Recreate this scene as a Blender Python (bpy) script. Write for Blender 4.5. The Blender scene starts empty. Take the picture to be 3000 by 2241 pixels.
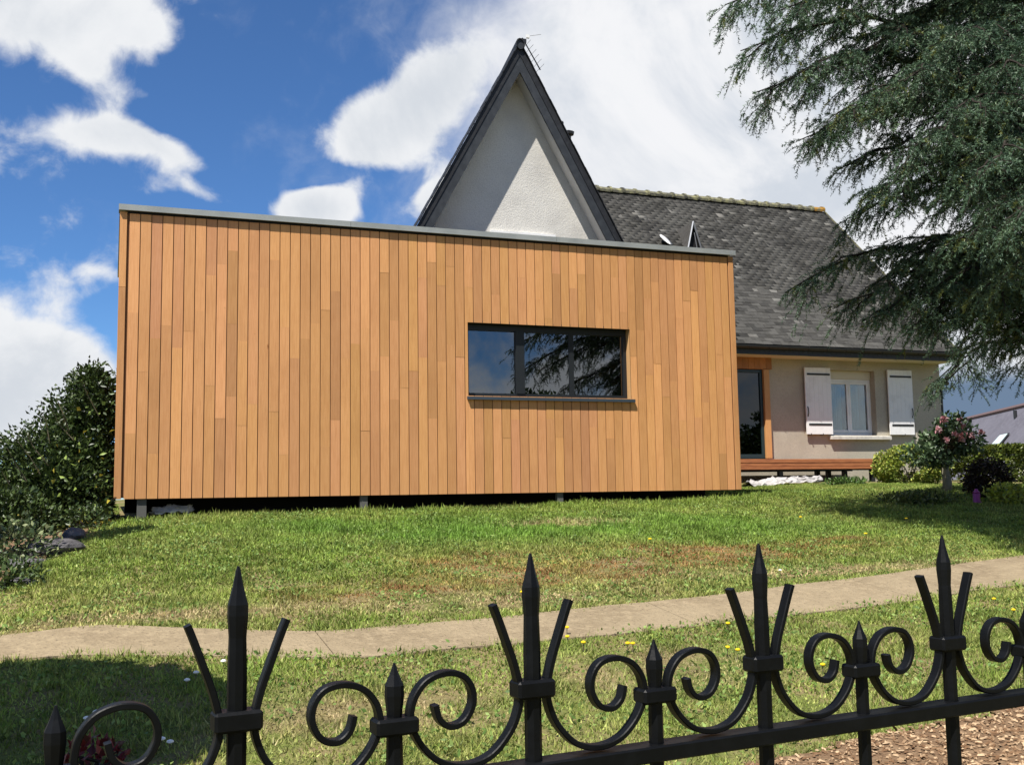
import bpy, bmesh, math, random
import numpy as np
from mathutils import Vector, Matrix, Euler, Quaternion

# ------------------------------------------------------------------ camera, sky, sun, exposure
# world: X along the timber front to the right, Y towards the house, Z up, eye level = 0
SC = bpy.context.scene
COL = SC.collection
FPX, YAW, PITCH, ROLL = 3107.4, 0.3613, 0.1047, -0.0158
IW, IH = 3000.0, 2241.0
_f = np.array([math.sin(YAW)*math.cos(PITCH), math.cos(YAW)*math.cos(PITCH), math.sin(PITCH)])
_r = np.array([math.cos(YAW), -math.sin(YAW), 0.0])
_u = np.cross(_r, _f)
RT = math.cos(ROLL)*_r + math.sin(ROLL)*_u
UP = -math.sin(ROLL)*_r + math.cos(ROLL)*_u
FW = _f

cam = bpy.data.cameras.new('camera')
cam.sensor_fit = 'HORIZONTAL'
cam.sensor_width = 36.0
cam.lens = 36.0*FPX/IW
cam.clip_start = 0.05
cam.clip_end = 3000
camo = bpy.data.objects.new('camera', cam)
COL.objects.link(camo)
camo.matrix_world = Matrix(((RT[0], UP[0], -FW[0], 0), (RT[1], UP[1], -FW[1], 0), (RT[2], UP[2], -FW[2], 0), (0, 0, 0, 1)))
SC.camera = camo

SUN_EL, SUN_AZ = math.radians(59), math.radians(48)      # azimuth: degrees left of the wall's normal, behind the camera
TRAVEL = Vector((math.sin(SUN_AZ)*math.cos(SUN_EL), math.cos(SUN_AZ)*math.cos(SUN_EL), -math.sin(SUN_EL)))
sl = bpy.data.lights.new('sun', 'SUN')
sl.energy = 5.0
sl.angle = math.radians(0.53)
sl.color = (1.0, 0.95, 0.87)
slo = bpy.data.objects.new('sun', sl)
COL.objects.link(slo)
slo.rotation_euler = TRAVEL.to_track_quat('-Z', 'Y').to_euler()

SC.view_settings.view_transform = 'Standard'
SC.view_settings.look = 'None'
SC.view_settings.gamma = 1.0
SC.view_settings.use_curve_mapping = False
SC.view_settings.exposure = 0.70
SC.cycles.use_denoising = True
SC.cycles.max_bounces = 8
SC.cycles.transparent_max_bounces = 12
SC.cycles.caustics_reflective = False
SC.cycles.caustics_refractive = False


def ray(px, py):
    return FW + RT*(px-IW/2)/FPX - UP*(py-IH/2)/FPX


def at(px, py, Y):
    d = ray(px, py)
    return d*Y/d[1]


SKY_STRENGTH = 0.075
world = bpy.data.worlds.new('World')
SC.world = world
world.use_nodes = True


def build_sky():
    nt = world.node_tree
    nt.nodes.clear()
    N, L = nt.nodes.new, nt.links.new

    def math_(op, a, b=None, c=None, clamp=False):
        n = N('ShaderNodeMath'); n.operation = op; n.use_clamp = clamp
        for i, v in enumerate((a, b, c)):
            if v is None: continue
            if isinstance(v, (int, float)): n.inputs[i].default_value = v
            else: L(v, n.inputs[i])
        return n.outputs[0]

    def smooth(v, lo, hi, a=0.0, b=1.0):
        n = N('ShaderNodeMapRange'); n.interpolation_type = 'SMOOTHSTEP'
        L(v, n.inputs[0]); n.inputs[1].default_value = lo; n.inputs[2].default_value = hi
        n.inputs[3].default_value = a; n.inputs[4].default_value = b
        return n.outputs[0]

    def mix(fac, a, b):
        n = N('ShaderNodeMix'); n.data_type = 'RGBA'
        if isinstance(fac, (int, float)): n.inputs[0].default_value = fac
        else: L(fac, n.inputs[0])
        for i, v in ((6, a), (7, b)):
            if isinstance(v, tuple): n.inputs[i].default_value = (*v, 1)
            else: L(v, n.inputs[i])
        return n.outputs[2]

    out = N('ShaderNodeOutputWorld'); bg = N('ShaderNodeBackground')
    bg.inputs[1].default_value = SKY_STRENGTH
    sky = N('ShaderNodeTexSky'); sky.sky_type = 'NISHITA'; sky.sun_disc = False
    sky.sun_elevation = SUN_EL
    sky.sun_rotation = math.radians(180) + SUN_AZ
    sky.air_density = 1.0; sky.dust_density = 0.0; sky.ozone_density = 5.0; sky.altitude = 1500
    tc = N('ShaderNodeTexCoord')
    d = tc.outputs['Generated']

    def noise(scale, detail, rough, off=(0, 0, 0), distort=0.0, squash=1.0):
        m = N('ShaderNodeMapping'); L(d, m.inputs[0]); m.inputs['Location'].default_value = off
        m.inputs['Scale'].default_value = (1, 1, squash)
        n = N('ShaderNodeTexNoise'); n.inputs['Scale'].default_value = scale
        n.inputs['Detail'].default_value = detail; n.inputs['Roughness'].default_value = rough
        n.inputs['Distortion'].default_value = distort
        L(m.outputs[0], n.inputs['Vector'])
        return n.outputs[0]

    def blob(px, py, rx, ry, rot=0.0, amp=1.0):
        c = ray(px, py); c = c/np.linalg.norm(c)
        ex = RT - c*(RT@c); ex /= np.linalg.norm(ex)
        ey = np.cross(ex, c)
        ca, sa = math.cos(math.radians(rot)), math.sin(math.radians(rot))
        A = (ex*ca + ey*sa)/(rx/FPX); B = (-ex*sa + ey*ca)/(ry/FPX)
        sub = N('ShaderNodeVectorMath'); sub.operation = 'SUBTRACT'; L(d, sub.inputs[0]); sub.inputs[1].default_value = tuple(c)
        s = None
        for v in (A, B, c/.55):
            n = N('ShaderNodeVectorMath'); n.operation = 'DOT_PRODUCT'
            L(sub.outputs[0], n.inputs[0]); n.inputs[1].default_value = tuple(v)
            s = math_('MULTIPLY', n.outputs['Value'], n.outputs['Value']) if s is None else math_('MULTIPLY_ADD', n.outputs['Value'], n.outputs['Value'], s)
        e = math_('POWER', 0.5, s)
        return math_('MULTIPLY', e, amp) if amp != 1.0 else e

    def total(specs):
        s = None
        for sp in specs:
            b = blob(*sp)
            s = b if s is None else math_('ADD', s, b)
        return s

    # cumulus bodies seen in the photograph, each a soft mass on the sky dome (direction, size, tilt)
    cumulus = [
        (60, 10, 250, 95, -8, 1.25), (330, 40, 110, 80, 10, .60), (440, 110, 40, 50, 20, .40), (250, 190, 80, 36, -40, .42), (355, 290, 45, 70, -70, .44),
        (300, 395, 110, 38, 0, .85), (400, 420, 80, 40, -20, .45), (520, 460, 85, 34, -30, .85), (620, 580, 130, 28, -20, .56), (440, 555, 55, 36, 0, .52), (540, 530, 60, 20, -30, .35),
        (1045, 400, 85, 85, 20, .85), (1160, 390, 120, 80, 30, .75), (1180, 290, 110, 80, 38, .65), (1300, 270, 110, 90, 38, .75), (1380, 170, 80, 60, 20, .45),
        (955, 610, 85, 45, 0, 1.7), (890, 620, 60, 45, 0, .8), (1290, 575, 75, 62, 20, 1.3),
        (40, 1130, 190, 125, 0, 1.7), (180, 1050, 70, 70, 0, .5), (-230, 1100, 230, 170, 0, 1.3),
        (1160, 560, 90, 24, 22, -.75), (940, 515, 100, 18, 5, -.7), (850, 500, 90, 40, 0, -.5), (1420, 400, 50, 60, 30, -.4), (300, 800, 60, 18, -15, .28), (490, 290, 60, 14, -10, .30),
    ]
    veil = [
        (2450, 420, 640, 480, 0, 1.4), (1980, 560, 330, 260, 10, .8), (3300, 500, 800, 700, 0, 1.0),
        (2050, 120, 400, 180, 15, .6), (1600, 70, 230, 110, 0, .34), (2900, 1150, 700, 250, 0, 1.2),
    ]
    fbm = noise(9.0, 9, .56, (3.1, .7, 1.9), .25, 1.15)
    fine = noise(26.0, 6, .6, (1.1, 5.2, .4), .4)
    big = noise(2.2, 4, .5, (7.3, 2.2, 5.0))
    n0 = math_('MULTIPLY_ADD', math_('SUBTRACT', fine, .5), .6, math_('SUBTRACT', fbm, .5))
    # unseen rest of the dome: noise cumulus, cover raised to whiten the ambient light
    view = blob(1500, 700, 2300, 1500)
    gen = math_('MULTIPLY', smooth(big, .49, .64), math_('SUBTRACT', 1.0, view, clamp=True))
    sep = N('ShaderNodeSeparateXYZ'); L(d, sep.inputs[0])
    unseen_bank = math_('MULTIPLY', smooth(sep.outputs[2], .36, .06), math_('SUBTRACT', 1.0, math_('MULTIPLY', view, 1.6), clamp=True))   # low clouds added outside the view, to grey what the panes mirror
    gen = math_('MULTIPLY_ADD', unseen_bank, .75, gen)
    dens = math_('ADD', math_('ADD', total(cumulus), gen), math_('MULTIPLY', n0, 1.55))
    a1 = smooth(dens, .33, .88)
    vd = math_('MULTIPLY_ADD', n0, .9, total(veil))
    a2 = smooth(vd, .05, 1.0)
    k = 1.0/SKY_STRENGTH
    S = lambda r, g, b: (r*k, g*k, b*k)
    grey = noise(5.0, 7, .6, (4.4, 1.3, 8.8), .5)
    thick = smooth(math_('MULTIPLY_ADD', dens, .10, math_('MULTIPLY_ADD', n0, -.35, grey)), .50, .82)
    c1 = mix(thick, S(.54, .55, .565), S(.41, .435, .47))
    c2 = mix(smooth(grey, .36, .58), S(.40, .43, .475), S(.56, .565, .58))
    low = smooth(math_('MULTIPLY_ADD', n0, .35, total([(3000, 1330, 900, 190, 0, 1.15), (2850, 1190, 300, 75, 0, .35)])), .30, .85)
    c2 = mix(low, c2, S(.10, .145, .215))
    blue = N('ShaderNodeMix'); blue.data_type = 'RGBA'; blue.blend_type = 'MULTIPLY'; blue.inputs[0].default_value = 1.0
    L(sky.outputs[0], blue.inputs[6]); blue.inputs[7].default_value = (.62, .86, 1.08, 1)
    col = mix(a2, blue.outputs[2], c2)
    col = mix(a1, col, c1)
    L(col, bg.inputs[0]); L(bg.outputs[0], out.inputs[0])


build_sky()
world.cycles.sampling_method = 'MANUAL'
world.cycles.sample_map_resolution = 512

# ------------------------------------------------------------------ helpers
rng = np.random.default_rng(7)
random.seed(11)


def mat(name, base, rough=.6, spec=.5, metallic=0.0, noise=None, bump=None, obj_tone=False, vcol=None, extra=None, transl=0.0):
    """procedural Principled material: base colour, optional noise tint (scale, colour2, lo, hi), bump (scale, strength), object colour"""
    m = bpy.data.materials.new(name); m.use_nodes = True
    nt = m.node_tree; N, L = nt.nodes.new, nt.links.new
    p = nt.nodes['Principled BSDF']
    p.inputs['Roughness'].default_value = rough
    p.inputs['Metallic'].default_value = metallic
    p.inputs['Specular IOR Level'].default_value = spec
    p.inputs['Base Color'].default_value = (*base, 1)
    geo = N('ShaderNodeNewGeometry')
    cur = None
    def rgbmix(fac, a, b, blend='MIX'):
        n = N('ShaderNodeMix'); n.data_type = 'RGBA'; n.blend_type = blend
        if isinstance(fac, (int, float)): n.inputs[0].default_value = fac
        else: L(fac, n.inputs[0])
        for i, v in ((6, a), (7, b)):
            if isinstance(v, tuple): n.inputs[i].default_value = (*v, 1)
            else: L(v, n.inputs[i])
        return n.outputs[2]
    if obj_tone:
        oi = N('ShaderNodeObjectInfo'); cur = oi.outputs['Color']
    if vcol:
        at_ = N('ShaderNodeAttribute'); at_.attribute_name = vcol; cur = at_.outputs['Color']
    for nz in (noise or []):
        sc, c2, lo, hi = nz[:4]; stretch = nz[4] if len(nz) > 4 else (1, 1, 1)
        mp = N('ShaderNodeMapping'); L(geo.outputs['Position'], mp.inputs[0]); mp.inputs['Scale'].default_value = stretch
        if obj_tone:
            oi2 = N('ShaderNodeObjectInfo'); v = N('ShaderNodeVectorMath'); v.operation = 'SCALE'
            cb = N('ShaderNodeCombineXYZ'); L(oi2.outputs['Random'], cb.inputs[0]); L(oi2.outputs['Random'], cb.inputs[2])
            L(cb.outputs[0], v.inputs[0]); v.inputs['Scale'].default_value = 37.0; L(v.outputs[0], mp.inputs['Location'])
        n = N('ShaderNodeTexNoise'); n.inputs['Scale'].default_value = sc; n.inputs['Detail'].default_value = 6; n.inputs['Roughness'].default_value = .6
        L(mp.outputs[0], n.inputs['Vector'])
        r = N('ShaderNodeMapRange'); r.interpolation_type = 'SMOOTHSTEP'; L(n.outputs[0], r.inputs[0]); r.inputs[1].default_value = lo; r.inputs[2].default_value = hi
        if len(nz) > 5: r.inputs[4].default_value = nz[5]
        cur = rgbmix(r.outputs[0], base if cur is None else cur, c2, nz[6] if len(nz) > 6 else 'MIX')
    if cur is not None: L(cur, p.inputs['Base Color'])
    if bump:
        n = N('ShaderNodeTexNoise'); n.inputs['Scale'].default_value = bump[0]; n.inputs['Detail'].default_value = 5
        L(geo.outputs['Position'], n.inputs['Vector'])
        b = N('ShaderNodeBump'); b.inputs['Strength'].default_value = bump[1]; b.inputs['Distance'].default_value = bump[2] if len(bump) > 2 else .01
        L(n.outputs[0], b.inputs['Height']); L(b.outputs[0], p.inputs['Normal'])
    if transl:
        t = N('ShaderNodeBsdfTranslucent'); ms = N('ShaderNodeMixShader'); ms.inputs[0].default_value = transl
        if cur is not None: L(cur, t.inputs[0])
        else: t.inputs[0].default_value = (*base, 1)
        o = nt.nodes['Material Output']
        L(p.outputs[0], ms.inputs[1]); L(t.outputs[0], ms.inputs[2]); L(ms.outputs[0], o.inputs[0])
    return m


class MB:
    def __init__(s): s.v = []; s.f = []; s.sm = False
    def add(s, vs, fs):
        o = len(s.v); s.v += [tuple(map(float, x)) for x in vs]; s.f += [tuple(i+o for i in f) for f in fs]; return s
    def box(s, x0, x1, y0, y1, z0, z1):
        return s.add([(x, y, z) for z in (z0, z1) for y in (y0, y1) for x in (x0, x1)],
                     [(0, 2, 3, 1), (4, 5, 7, 6), (0, 1, 5, 4), (2, 6, 7, 3), (0, 4, 6, 2), (1, 3, 7, 5)])
    def obox(s, c, ax, ay, az):
        c, ax, ay, az = map(np.array, (c, ax, ay, az))
        return s.add([c+i*ax+j*ay+k*az for k in (-1, 1) for j in (-1, 1) for i in (-1, 1)],
                     [(0, 2, 3, 1), (4, 5, 7, 6), (0, 1, 5, 4), (2, 6, 7, 3), (0, 4, 6, 2), (1, 3, 7, 5)])
    def extrude(s, poly, off):
        """closed prism: polygon (list of 3D points) swept by the vector off"""
        n = len(poly); off = np.array(off); a = [np.array(p, float) for p in poly]
        return s.add(a+[p+off for p in a], [tuple(range(n))[::-1], tuple(range(n, 2*n))]+[(i, (i+1) % n, n+(i+1) % n, n+i) for i in range(n)])
    def tube(s, pts, r, n=8, caps=True, flat=None):
        """tube through pts; r number or list; flat=(axis, half width across, half thickness) gives a flat bar instead"""
        P = [np.array(p, float) for p in pts]; m = len(P)
        rs = r if isinstance(r, (list, tuple, np.ndarray)) else [r]*m
        T = [P[min(i+1, m-1)]-P[max(i-1, 0)] for i in range(m)]; T = [t/(np.linalg.norm(t)+1e-12) for t in T]
        vs = []
        if flat is None:
            ref = np.array((0, 0, 1.0)) if abs(T[0][2]) < .9 else np.array((1.0, 0, 0))
            a = np.cross(T[0], ref); a /= np.linalg.norm(a)
            for i in range(m):
                a = a-T[i]*(a@T[i]); a /= np.linalg.norm(a); b = np.cross(T[i], a)
                vs += [P[i]+rs[i]*(math.cos(2*math.pi*k/n)*a+math.sin(2*math.pi*k/n)*b) for k in range(n)]
        else:
            ax, hw, ht = flat; ax = np.array(ax, float); n = 8
            c = min(hw, ht)*.35
            for i in range(m):
                b = np.cross(T[i], ax); b /= np.linalg.norm(b)
                for (x, y) in ((-hw+c, -ht), (hw-c, -ht), (hw, -ht+c), (hw, ht-c), (hw-c, ht), (-hw+c, ht), (-hw, ht-c), (-hw, -ht+c)):
                    vs.append(P[i]+x*ax+y*b)
        fs = [(i*n+k, i*n+(k+1) % n, (i+1)*n+(k+1) % n, (i+1)*n+k) for i in range(m-1) for k in range(n)]
        if caps: fs += [tuple(range(n))[::-1], tuple(range((m-1)*n, m*n))]
        return s.add(vs, fs)
    def lathe(s, c, prof, n=16, rot=0.0):
        """prof: list of (r, z) from bottom to top around the vertical axis at c"""
        vs = [(c[0]+r*math.cos(rot+2*math.pi*k/n), c[1]+r*math.sin(rot+2*math.pi*k/n), c[2]+z) for r, z in prof for k in range(n)]
        m = len(prof)
        fs = [(i*n+k, i*n+(k+1) % n, (i+1)*n+(k+1) % n, (i+1)*n+k) for i in range(m-1) for k in range(n)]
        fs += [tuple(range(n))[::-1], tuple(range((m-1)*n, m*n))]
        return s.add(vs, fs)
    def build(s, name, material, parent=None, smooth=False, bevel=0.0, loc=None):
        me = bpy.data.meshes.new(name)
        vs = s.v
        if loc is not None:
            vs = [(v[0]-loc[0], v[1]-loc[1], v[2]-loc[2]) for v in vs]
        me.from_pydata(vs, [], s.f); me.validate(); me.update()
        bm = bmesh.new(); bm.from_mesh(me); bmesh.ops.recalc_face_normals(bm, faces=bm.faces[:])
        if bevel: bmesh.ops.bevel(bm, geom=bm.edges[:], offset=bevel, segments=1, affect='EDGES', clamp_overlap=True)
        bm.to_mesh(me); bm.free()
        if smooth: me.shade_smooth()
        o = bpy.data.objects.new(name, me); COL.objects.link(o)
        if material: me.materials.append(material)
        if loc is not None: o.location = loc
        if parent is not None:
            o.parent = parent
            if parent.type == 'EMPTY' or True:
                o.matrix_parent_inverse = Matrix.Translation(-Vector(parent_origin(parent)))
        return o


def parent_origin(p):
    v = Vector(p.location); q = p.parent
    # objects here are only ever translated, and the parent's own inverse cancels its parent's offset
    return v


def empty(name, loc, label, cat, group=None):
    e = bpy.data.objects.new(name, None); COL.objects.link(e); e.location = loc; e.empty_display_size = .2
    tag(e, label, cat, group); return e


def tag(o, label=None, cat=None, group=None, kind=None):
    if label: o['label'] = label
    if cat: o['category'] = cat
    if group: o['group'] = group
    if kind: o['kind'] = kind
    return o


def arrays_obj(name, V, F, material, parent=None, cols=None, smooth=False, loc=None):
    """V (n,3), F (m,3 or 4); cols (n,3) becomes the point colour attribute 'Col'"""
    me = bpy.data.meshes.new(name); V = np.asarray(V, np.float32); F = np.asarray(F, np.int32)
    if loc is not None: V = V - np.asarray(loc, np.float32)
    me.vertices.add(len(V)); me.vertices.foreach_set('co', V.ravel())
    k = F.shape[1]
    me.loops.add(F.size); me.loops.foreach_set('vertex_index', F.ravel())
    me.polygons.add(len(F)); me.polygons.foreach_set('loop_start', np.arange(0, F.size, k, dtype=np.int32))
    me.polygons.foreach_set('loop_total', np.full(len(F), k, np.int32))
    me.update(calc_edges=True)
    if cols is not None:
        a = me.color_attributes.new('Col', 'FLOAT_COLOR', 'POINT')
        c = np.ones((len(V), 4), np.float32); c[:, :3] = cols
        a.data.foreach_set('color', c.ravel())
    if smooth: me.shade_smooth()
    me.materials.append(material)
    o = bpy.data.objects.new(name, me); COL.objects.link(o)
    if loc is not None: o.location = loc
    if parent is not None:
        o.parent = parent; o.matrix_parent_inverse = Matrix.Translation(-Vector(parent_origin(parent)))
    return o


def vnoise(x, y, scale, seed):
    """value noise in 0..1"""
    g = np.random.default_rng(seed).random((256, 256))
    u, v = np.asarray(x)*scale+100, np.asarray(y)*scale+100
    i, j = np.floor(u).astype(int), np.floor(v).astype(int); a, b = u-i, v-j
    a = a*a*(3-2*a); b = b*b*(3-2*b)
    G = lambda p, q: g[p % 256, q % 256]
    return (G(i, j)*(1-a)+G(i+1, j)*a)*(1-b)+(G(i, j+1)*(1-a)+G(i+1, j+1)*a)*b


def unit(v): return v/(np.linalg.norm(v, axis=-1, keepdims=True)+1e-9)


def leaves(P, axis, length, width, cols, fold=.25, jitter=.9, seed=1):
    """n folded diamond leaves at P pointing roughly along axis"""
    r = np.random.default_rng(seed); n = len(P)
    a = unit(axis+jitter*r.normal(size=(n, 3))); s = unit(np.cross(a, r.normal(size=(n, 3)))); up = np.cross(s, a)
    Lh = (length*r.uniform(.65, 1.25, n))[:, None]; Wd = (width*r.uniform(.7, 1.2, n))[:, None]
    V = np.stack([P, P+a*Lh*.45+s*Wd*.5+up*Wd*fold, P+a*Lh, P+a*Lh*.45-s*Wd*.5+up*Wd*fold], 1).reshape(-1, 3)
    F = (np.arange(n)[:, None, None]*4+np.array([[0, 1, 2], [0, 2, 3]])[None]).reshape(-1, 3)
    return V, F, np.repeat(cols, 4, 0)


# ------------------------------------------------------------------ materials
M = {}
M['larch'] = mat('larch_boards', (.5, .3, .14), .62, .3, obj_tone=True,
                 noise=[(9, (.80, .70, .58), .35, .75, (9, 9, .55), .55, 'MULTIPLY'), (60, (.80, .74, .66), .45, .7, (3, 3, .05), .5, 'MULTIPLY'),
                        (7.5, (.45, .30, .18), .70, .78, (1.4, 1.4, .8), .8, 'MULTIPLY'), (1.1, (.82, .80, .78), .4, .7, (1, 1, 1), .6, 'MULTIPLY')], bump=(90, .12, .004))
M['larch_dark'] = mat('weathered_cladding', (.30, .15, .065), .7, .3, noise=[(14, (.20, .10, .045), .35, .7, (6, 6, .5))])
M['deck'] = mat('deck_timber', (.40, .15, .06), .6, .3, noise=[(10, (.26, .09, .04), .35, .7, (.4, 6, 6))])
M['black'] = mat('black_membrane', (.012, .012, .013), .8, .3)
M['batten'] = mat('brown_stained_batten', (.16, .085, .042), .8, .2)
M['zinc'] = mat('zinc_coping', (.30, .32, .315), .55, .4, .1, noise=[(3, (.24, .26, .26), .35, .7)])
M['anthracite'] = mat('anthracite_aluminium', (.013, .016, .019), .45, .4)
M['sillmetal'] = mat('grey_blue_sill', (.045, .062, .080), .4, .5, .2)
M['teal'] = mat('dark_teal_frame', (.012, .03, .034), .45, .5)
M['render'] = mat('grey_beige_render', (.46, .42, .335), .95, .15, noise=[(1.2, (.37, .335, .265), .35, .75), (55, (.35, .32, .27), .45, .7), (5, (.30, .275, .235), .55, .85, (1, 1, .2), .6)], bump=(70, .55, .012))
M['render_white'] = mat('off_white_roughcast', (.68, .66, .61), .95, .15, noise=[(1.1, (.50, .485, .455), .35, .75), (45, (.50, .485, .45), .45, .75), (6, (.40, .38, .35), .70, .82, (1, 1, 1), .7)], bump=(60, .6, .012))
M['soffit'] = mat('painted_soffit', (.60, .60, .59), .7, .3, noise=[(2, (.5, .5, .49), .4, .7)])
M['cream'] = mat('cream_paint', (.58, .54, .44), .6, .3)
M['white'] = mat('white_paint', (.78, .78, .77), .5, .4, noise=[(3, (.68, .68, .67), .45, .7)])
M['sillstone'] = mat('pale_sill_stone', (.55, .53, .48), .85, .2, noise=[(9, (.42, .40, .36), .4, .7)])
M['slate'] = mat('old_slate', (.10, .098, .095), .85, .2, obj_tone=True, noise=[(1.3, (.62, .61, .58), .35, .7, (1, 1, 1), .7, 'MULTIPLY'), (16, (.6, .6, .6), .45, .7, (1, 1, 1), .6, 'MULTIPLY'), (1.1, (.085, .083, .075), .48, .72, (1, .6, .6), .7), (6, (.26, .25, .22), .69, .75, (1, 1, 1), .7)], bump=(40, .3, .008))
M['slate_stuff'] = mat('old_slate_rows', (.10, .098, .095), .85, .2, vcol='Col', noise=[(1.3, (.62, .61, .58), .35, .7, (1, 1, 1), .7, 'MULTIPLY'), (16, (.6, .6, .6), .45, .7, (1, 1, 1), .6, 'MULTIPLY'), (1.1, (.085, .083, .075), .48, .72, (1, .6, .6), .7), (6, (.26, .25, .22), .69, .75, (1, 1, 1), .7)], bump=(40, .3, .008))
M['slate_edge'] = mat('dark_slate_verge', (.013, .014, .017), .6, .35, noise=[(12, (.022, .024, .028), .4, .7)])
M['verge'] = mat('blue_grey_barge_board', (.024, .028, .034), .6, .35, noise=[(7, (.038, .043, .05), .4, .7)])
M['ridge'] = mat('lichened_ridge_tile', (.12, .115, .085), .9, .2, noise=[(9, (.26, .25, .13), .42, .68), (4, (.05, .05, .045), .5, .66)], bump=(30, .4, .01))
M['lichen'] = mat('orange_lichened_ridge_tile', (.30, .16, .03), .9, .2, noise=[(9, (.17, .14, .07), .45, .65)])
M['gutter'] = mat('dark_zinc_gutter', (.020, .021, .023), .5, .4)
M['iron'] = mat('black_painted_iron', (.0030, .0034, .0040), .46, .16, noise=[(30, (.005, .0056, .0065), .4, .7), (140, (.035, .035, .037), .75, .82)], bump=(120, .18, .002))
M['path'] = mat('weathered_concrete_path', (.275, .218, .138), .95, .15, noise=[(1.6, (.205, .158, .098), .35, .7), (14, (.31, .245, .155), .45, .7), (45, (.13, .10, .065), .56, .70), (7, (.17, .16, .07), .66, .80)], bump=(45, .8, .015))
M['ground'] = mat('thatchy_soil', (.22, .17, .085), .95, .1, noise=[(2.2, (.12, .145, .035), .38, .62), (40, (.07, .065, .03), .5, .7)], bump=(60, .7, .02))
M['soil'] = mat('dry_soil', (.16, .10, .058), .95, .1, noise=[(18, (.23, .155, .092), .42, .66), (60, (.07, .045, .026), .5, .7)], bump=(50, .8, .02))
M['grass'] = mat('lawn_blades', (.1, .2, .04), .55, .25, vcol='Col', transl=.25)
M['leaf'] = mat('leaf_green', (.05, .1, .03), .42, .4, vcol='Col', transl=.18)
M['needle'] = mat('cedar_needles', (.05, .08, .06), .5, .35, vcol='Col', transl=.10)
M['bark'] = mat('cedar_bark', (.026, .022, .019), .95, .1, noise=[(12, (.05, .043, .036), .4, .7, (1, 1, .3))], bump=(25, .8, .02))
M['stem'] = mat('green_brown_stem', (.10, .085, .05), .9, .1, noise=[(20, (.15, .13, .09), .4, .7)])
M['rosestem'] = mat('pale_rose_trunk', (.28, .26, .20), .9, .1, noise=[(20, (.2, .18, .13), .4, .7)])
M['petal'] = mat('pink_petals', (.75, .28, .33), .6, .2, vcol='Col', transl=.2)
M['yellowpetal'] = mat('yellow_petals', (.80, .58, .02), .6, .2, transl=.1)
M['whitepetal'] = mat('white_petals', (.8, .8, .76), .6, .2)
M['rock'] = mat('grey_rock', (.11, .105, .11), .9, .2, noise=[(6, (.06, .058, .06), .4, .65), (30, (.17, .16, .155), .55, .75)], bump=(18, .8, .03))
M['chip'] = mat('wood_chips', (.45, .30, .17), .9, .1, vcol='Col')
M['sheet'] = mat('white_plastic_sheet', (.50, .47, .45), .6, .3, noise=[(6, (.38, .36, .34), .45, .7)])
M['concrete'] = mat('grey_concrete_post', (.24, .24, .23), .9, .2, noise=[(9, (.17, .17, .16), .4, .7)])
M['postdark'] = mat('dark_concrete_post', (.10, .10, .095), .9, .2)
M['nbroof'] = mat('mauve_grey_slate_roof', (.135, .13, .155), .8, .2, noise=[(.9, (.11, .105, .125), .35, .7), (6, (.16, .155, .18), .5, .7)])
M['nbridge'] = mat('red_brown_ridge_tile', (.16, .11, .11), .9, .2)
M['nbwall'] = mat('white_gable_render', (.72, .69, .63), .9, .2)
M['skylight'] = mat('pale_skylight_glass', (.55, .68, .68), .12, .6)
M['purple'] = mat('purple_glaze', (.24, .04, .19), .3, .5)
M['curtain'] = mat('pale_blue_net_curtain', (.42, .50, .52), .9, .1, noise=[(9, (.33, .40, .42), .4, .65, (6, 1, .2))])
M['aluminium'] = mat('dull_aluminium', (.35, .36, .37), .4, .5, .7)


def glass(name, tint, rough=.0, refl_min=.06):
    m = bpy.data.materials.new(name); m.use_nodes = True; nt = m.node_tree; nt.nodes.clear(); N, L = nt.nodes.new, nt.links.new
    o = N('ShaderNodeOutputMaterial'); g = N('ShaderNodeBsdfGlossy'); g.inputs['Roughness'].default_value = rough
    g.inputs['Color'].default_value = (.92, .96, 1, 1)
    t = N('ShaderNodeBsdfTransparent'); t.inputs[0].default_value = (*tint, 1)
    fr = N('ShaderNodeFresnel'); fr.inputs[0].default_value = 1.5
    mr = N('ShaderNodeMapRange'); L(fr.outputs[0], mr.inputs[0]); mr.inputs[3].default_value = refl_min; mr.inputs[4].default_value = 1.0
    ms = N('ShaderNodeMixShader'); L(mr.outputs[0], ms.inputs[0]); L(t.outputs[0], ms.inputs[1]); L(g.outputs[0], ms.inputs[2]); L(ms.outputs[0], o.inputs[0])
    return m


M['glass_dark'] = glass('solar_control_glass', (.10, .11, .115), 0.0, .13)
M['glass_door'] = glass('smoked_door_glass', (.05, .05, .045), 0.0, .012)
M['glass'] = glass('window_glass', (.75, .82, .82), 0.0, .06)

# ------------------------------------------------------------------ terrain
GY = np.array([-900, -60, 0, 2, 4, 6, 8, 10, 11.6, 12.5, 14.5, 18, 30, 60, 200, 1200.])
GZ = np.array([-1.5, -1.5, -1.5, -1.33, -1.1, -.872, -.644, -.405, -.21, -.15, -.10, .02, .06, -.3, -1.2, -1.5])


# path: near and far edges as (x, near y, far y)
PX = np.array([-6, -2.5, -.55, 0, 1.25, 2.35, 3.65, 5.3, 7.6, 9.5, 13.])
PN = np.array([6.75, 6.55, 6.38, 6.28, 5.86, 5.93, 6.07, 6.32, 6.82, 7.35, 8.4])
PF = np.array([7.55, 7.25, 7.02, 6.98, 6.50, 6.58, 6.80, 7.12, 7.70, 8.25, 9.3])


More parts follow.
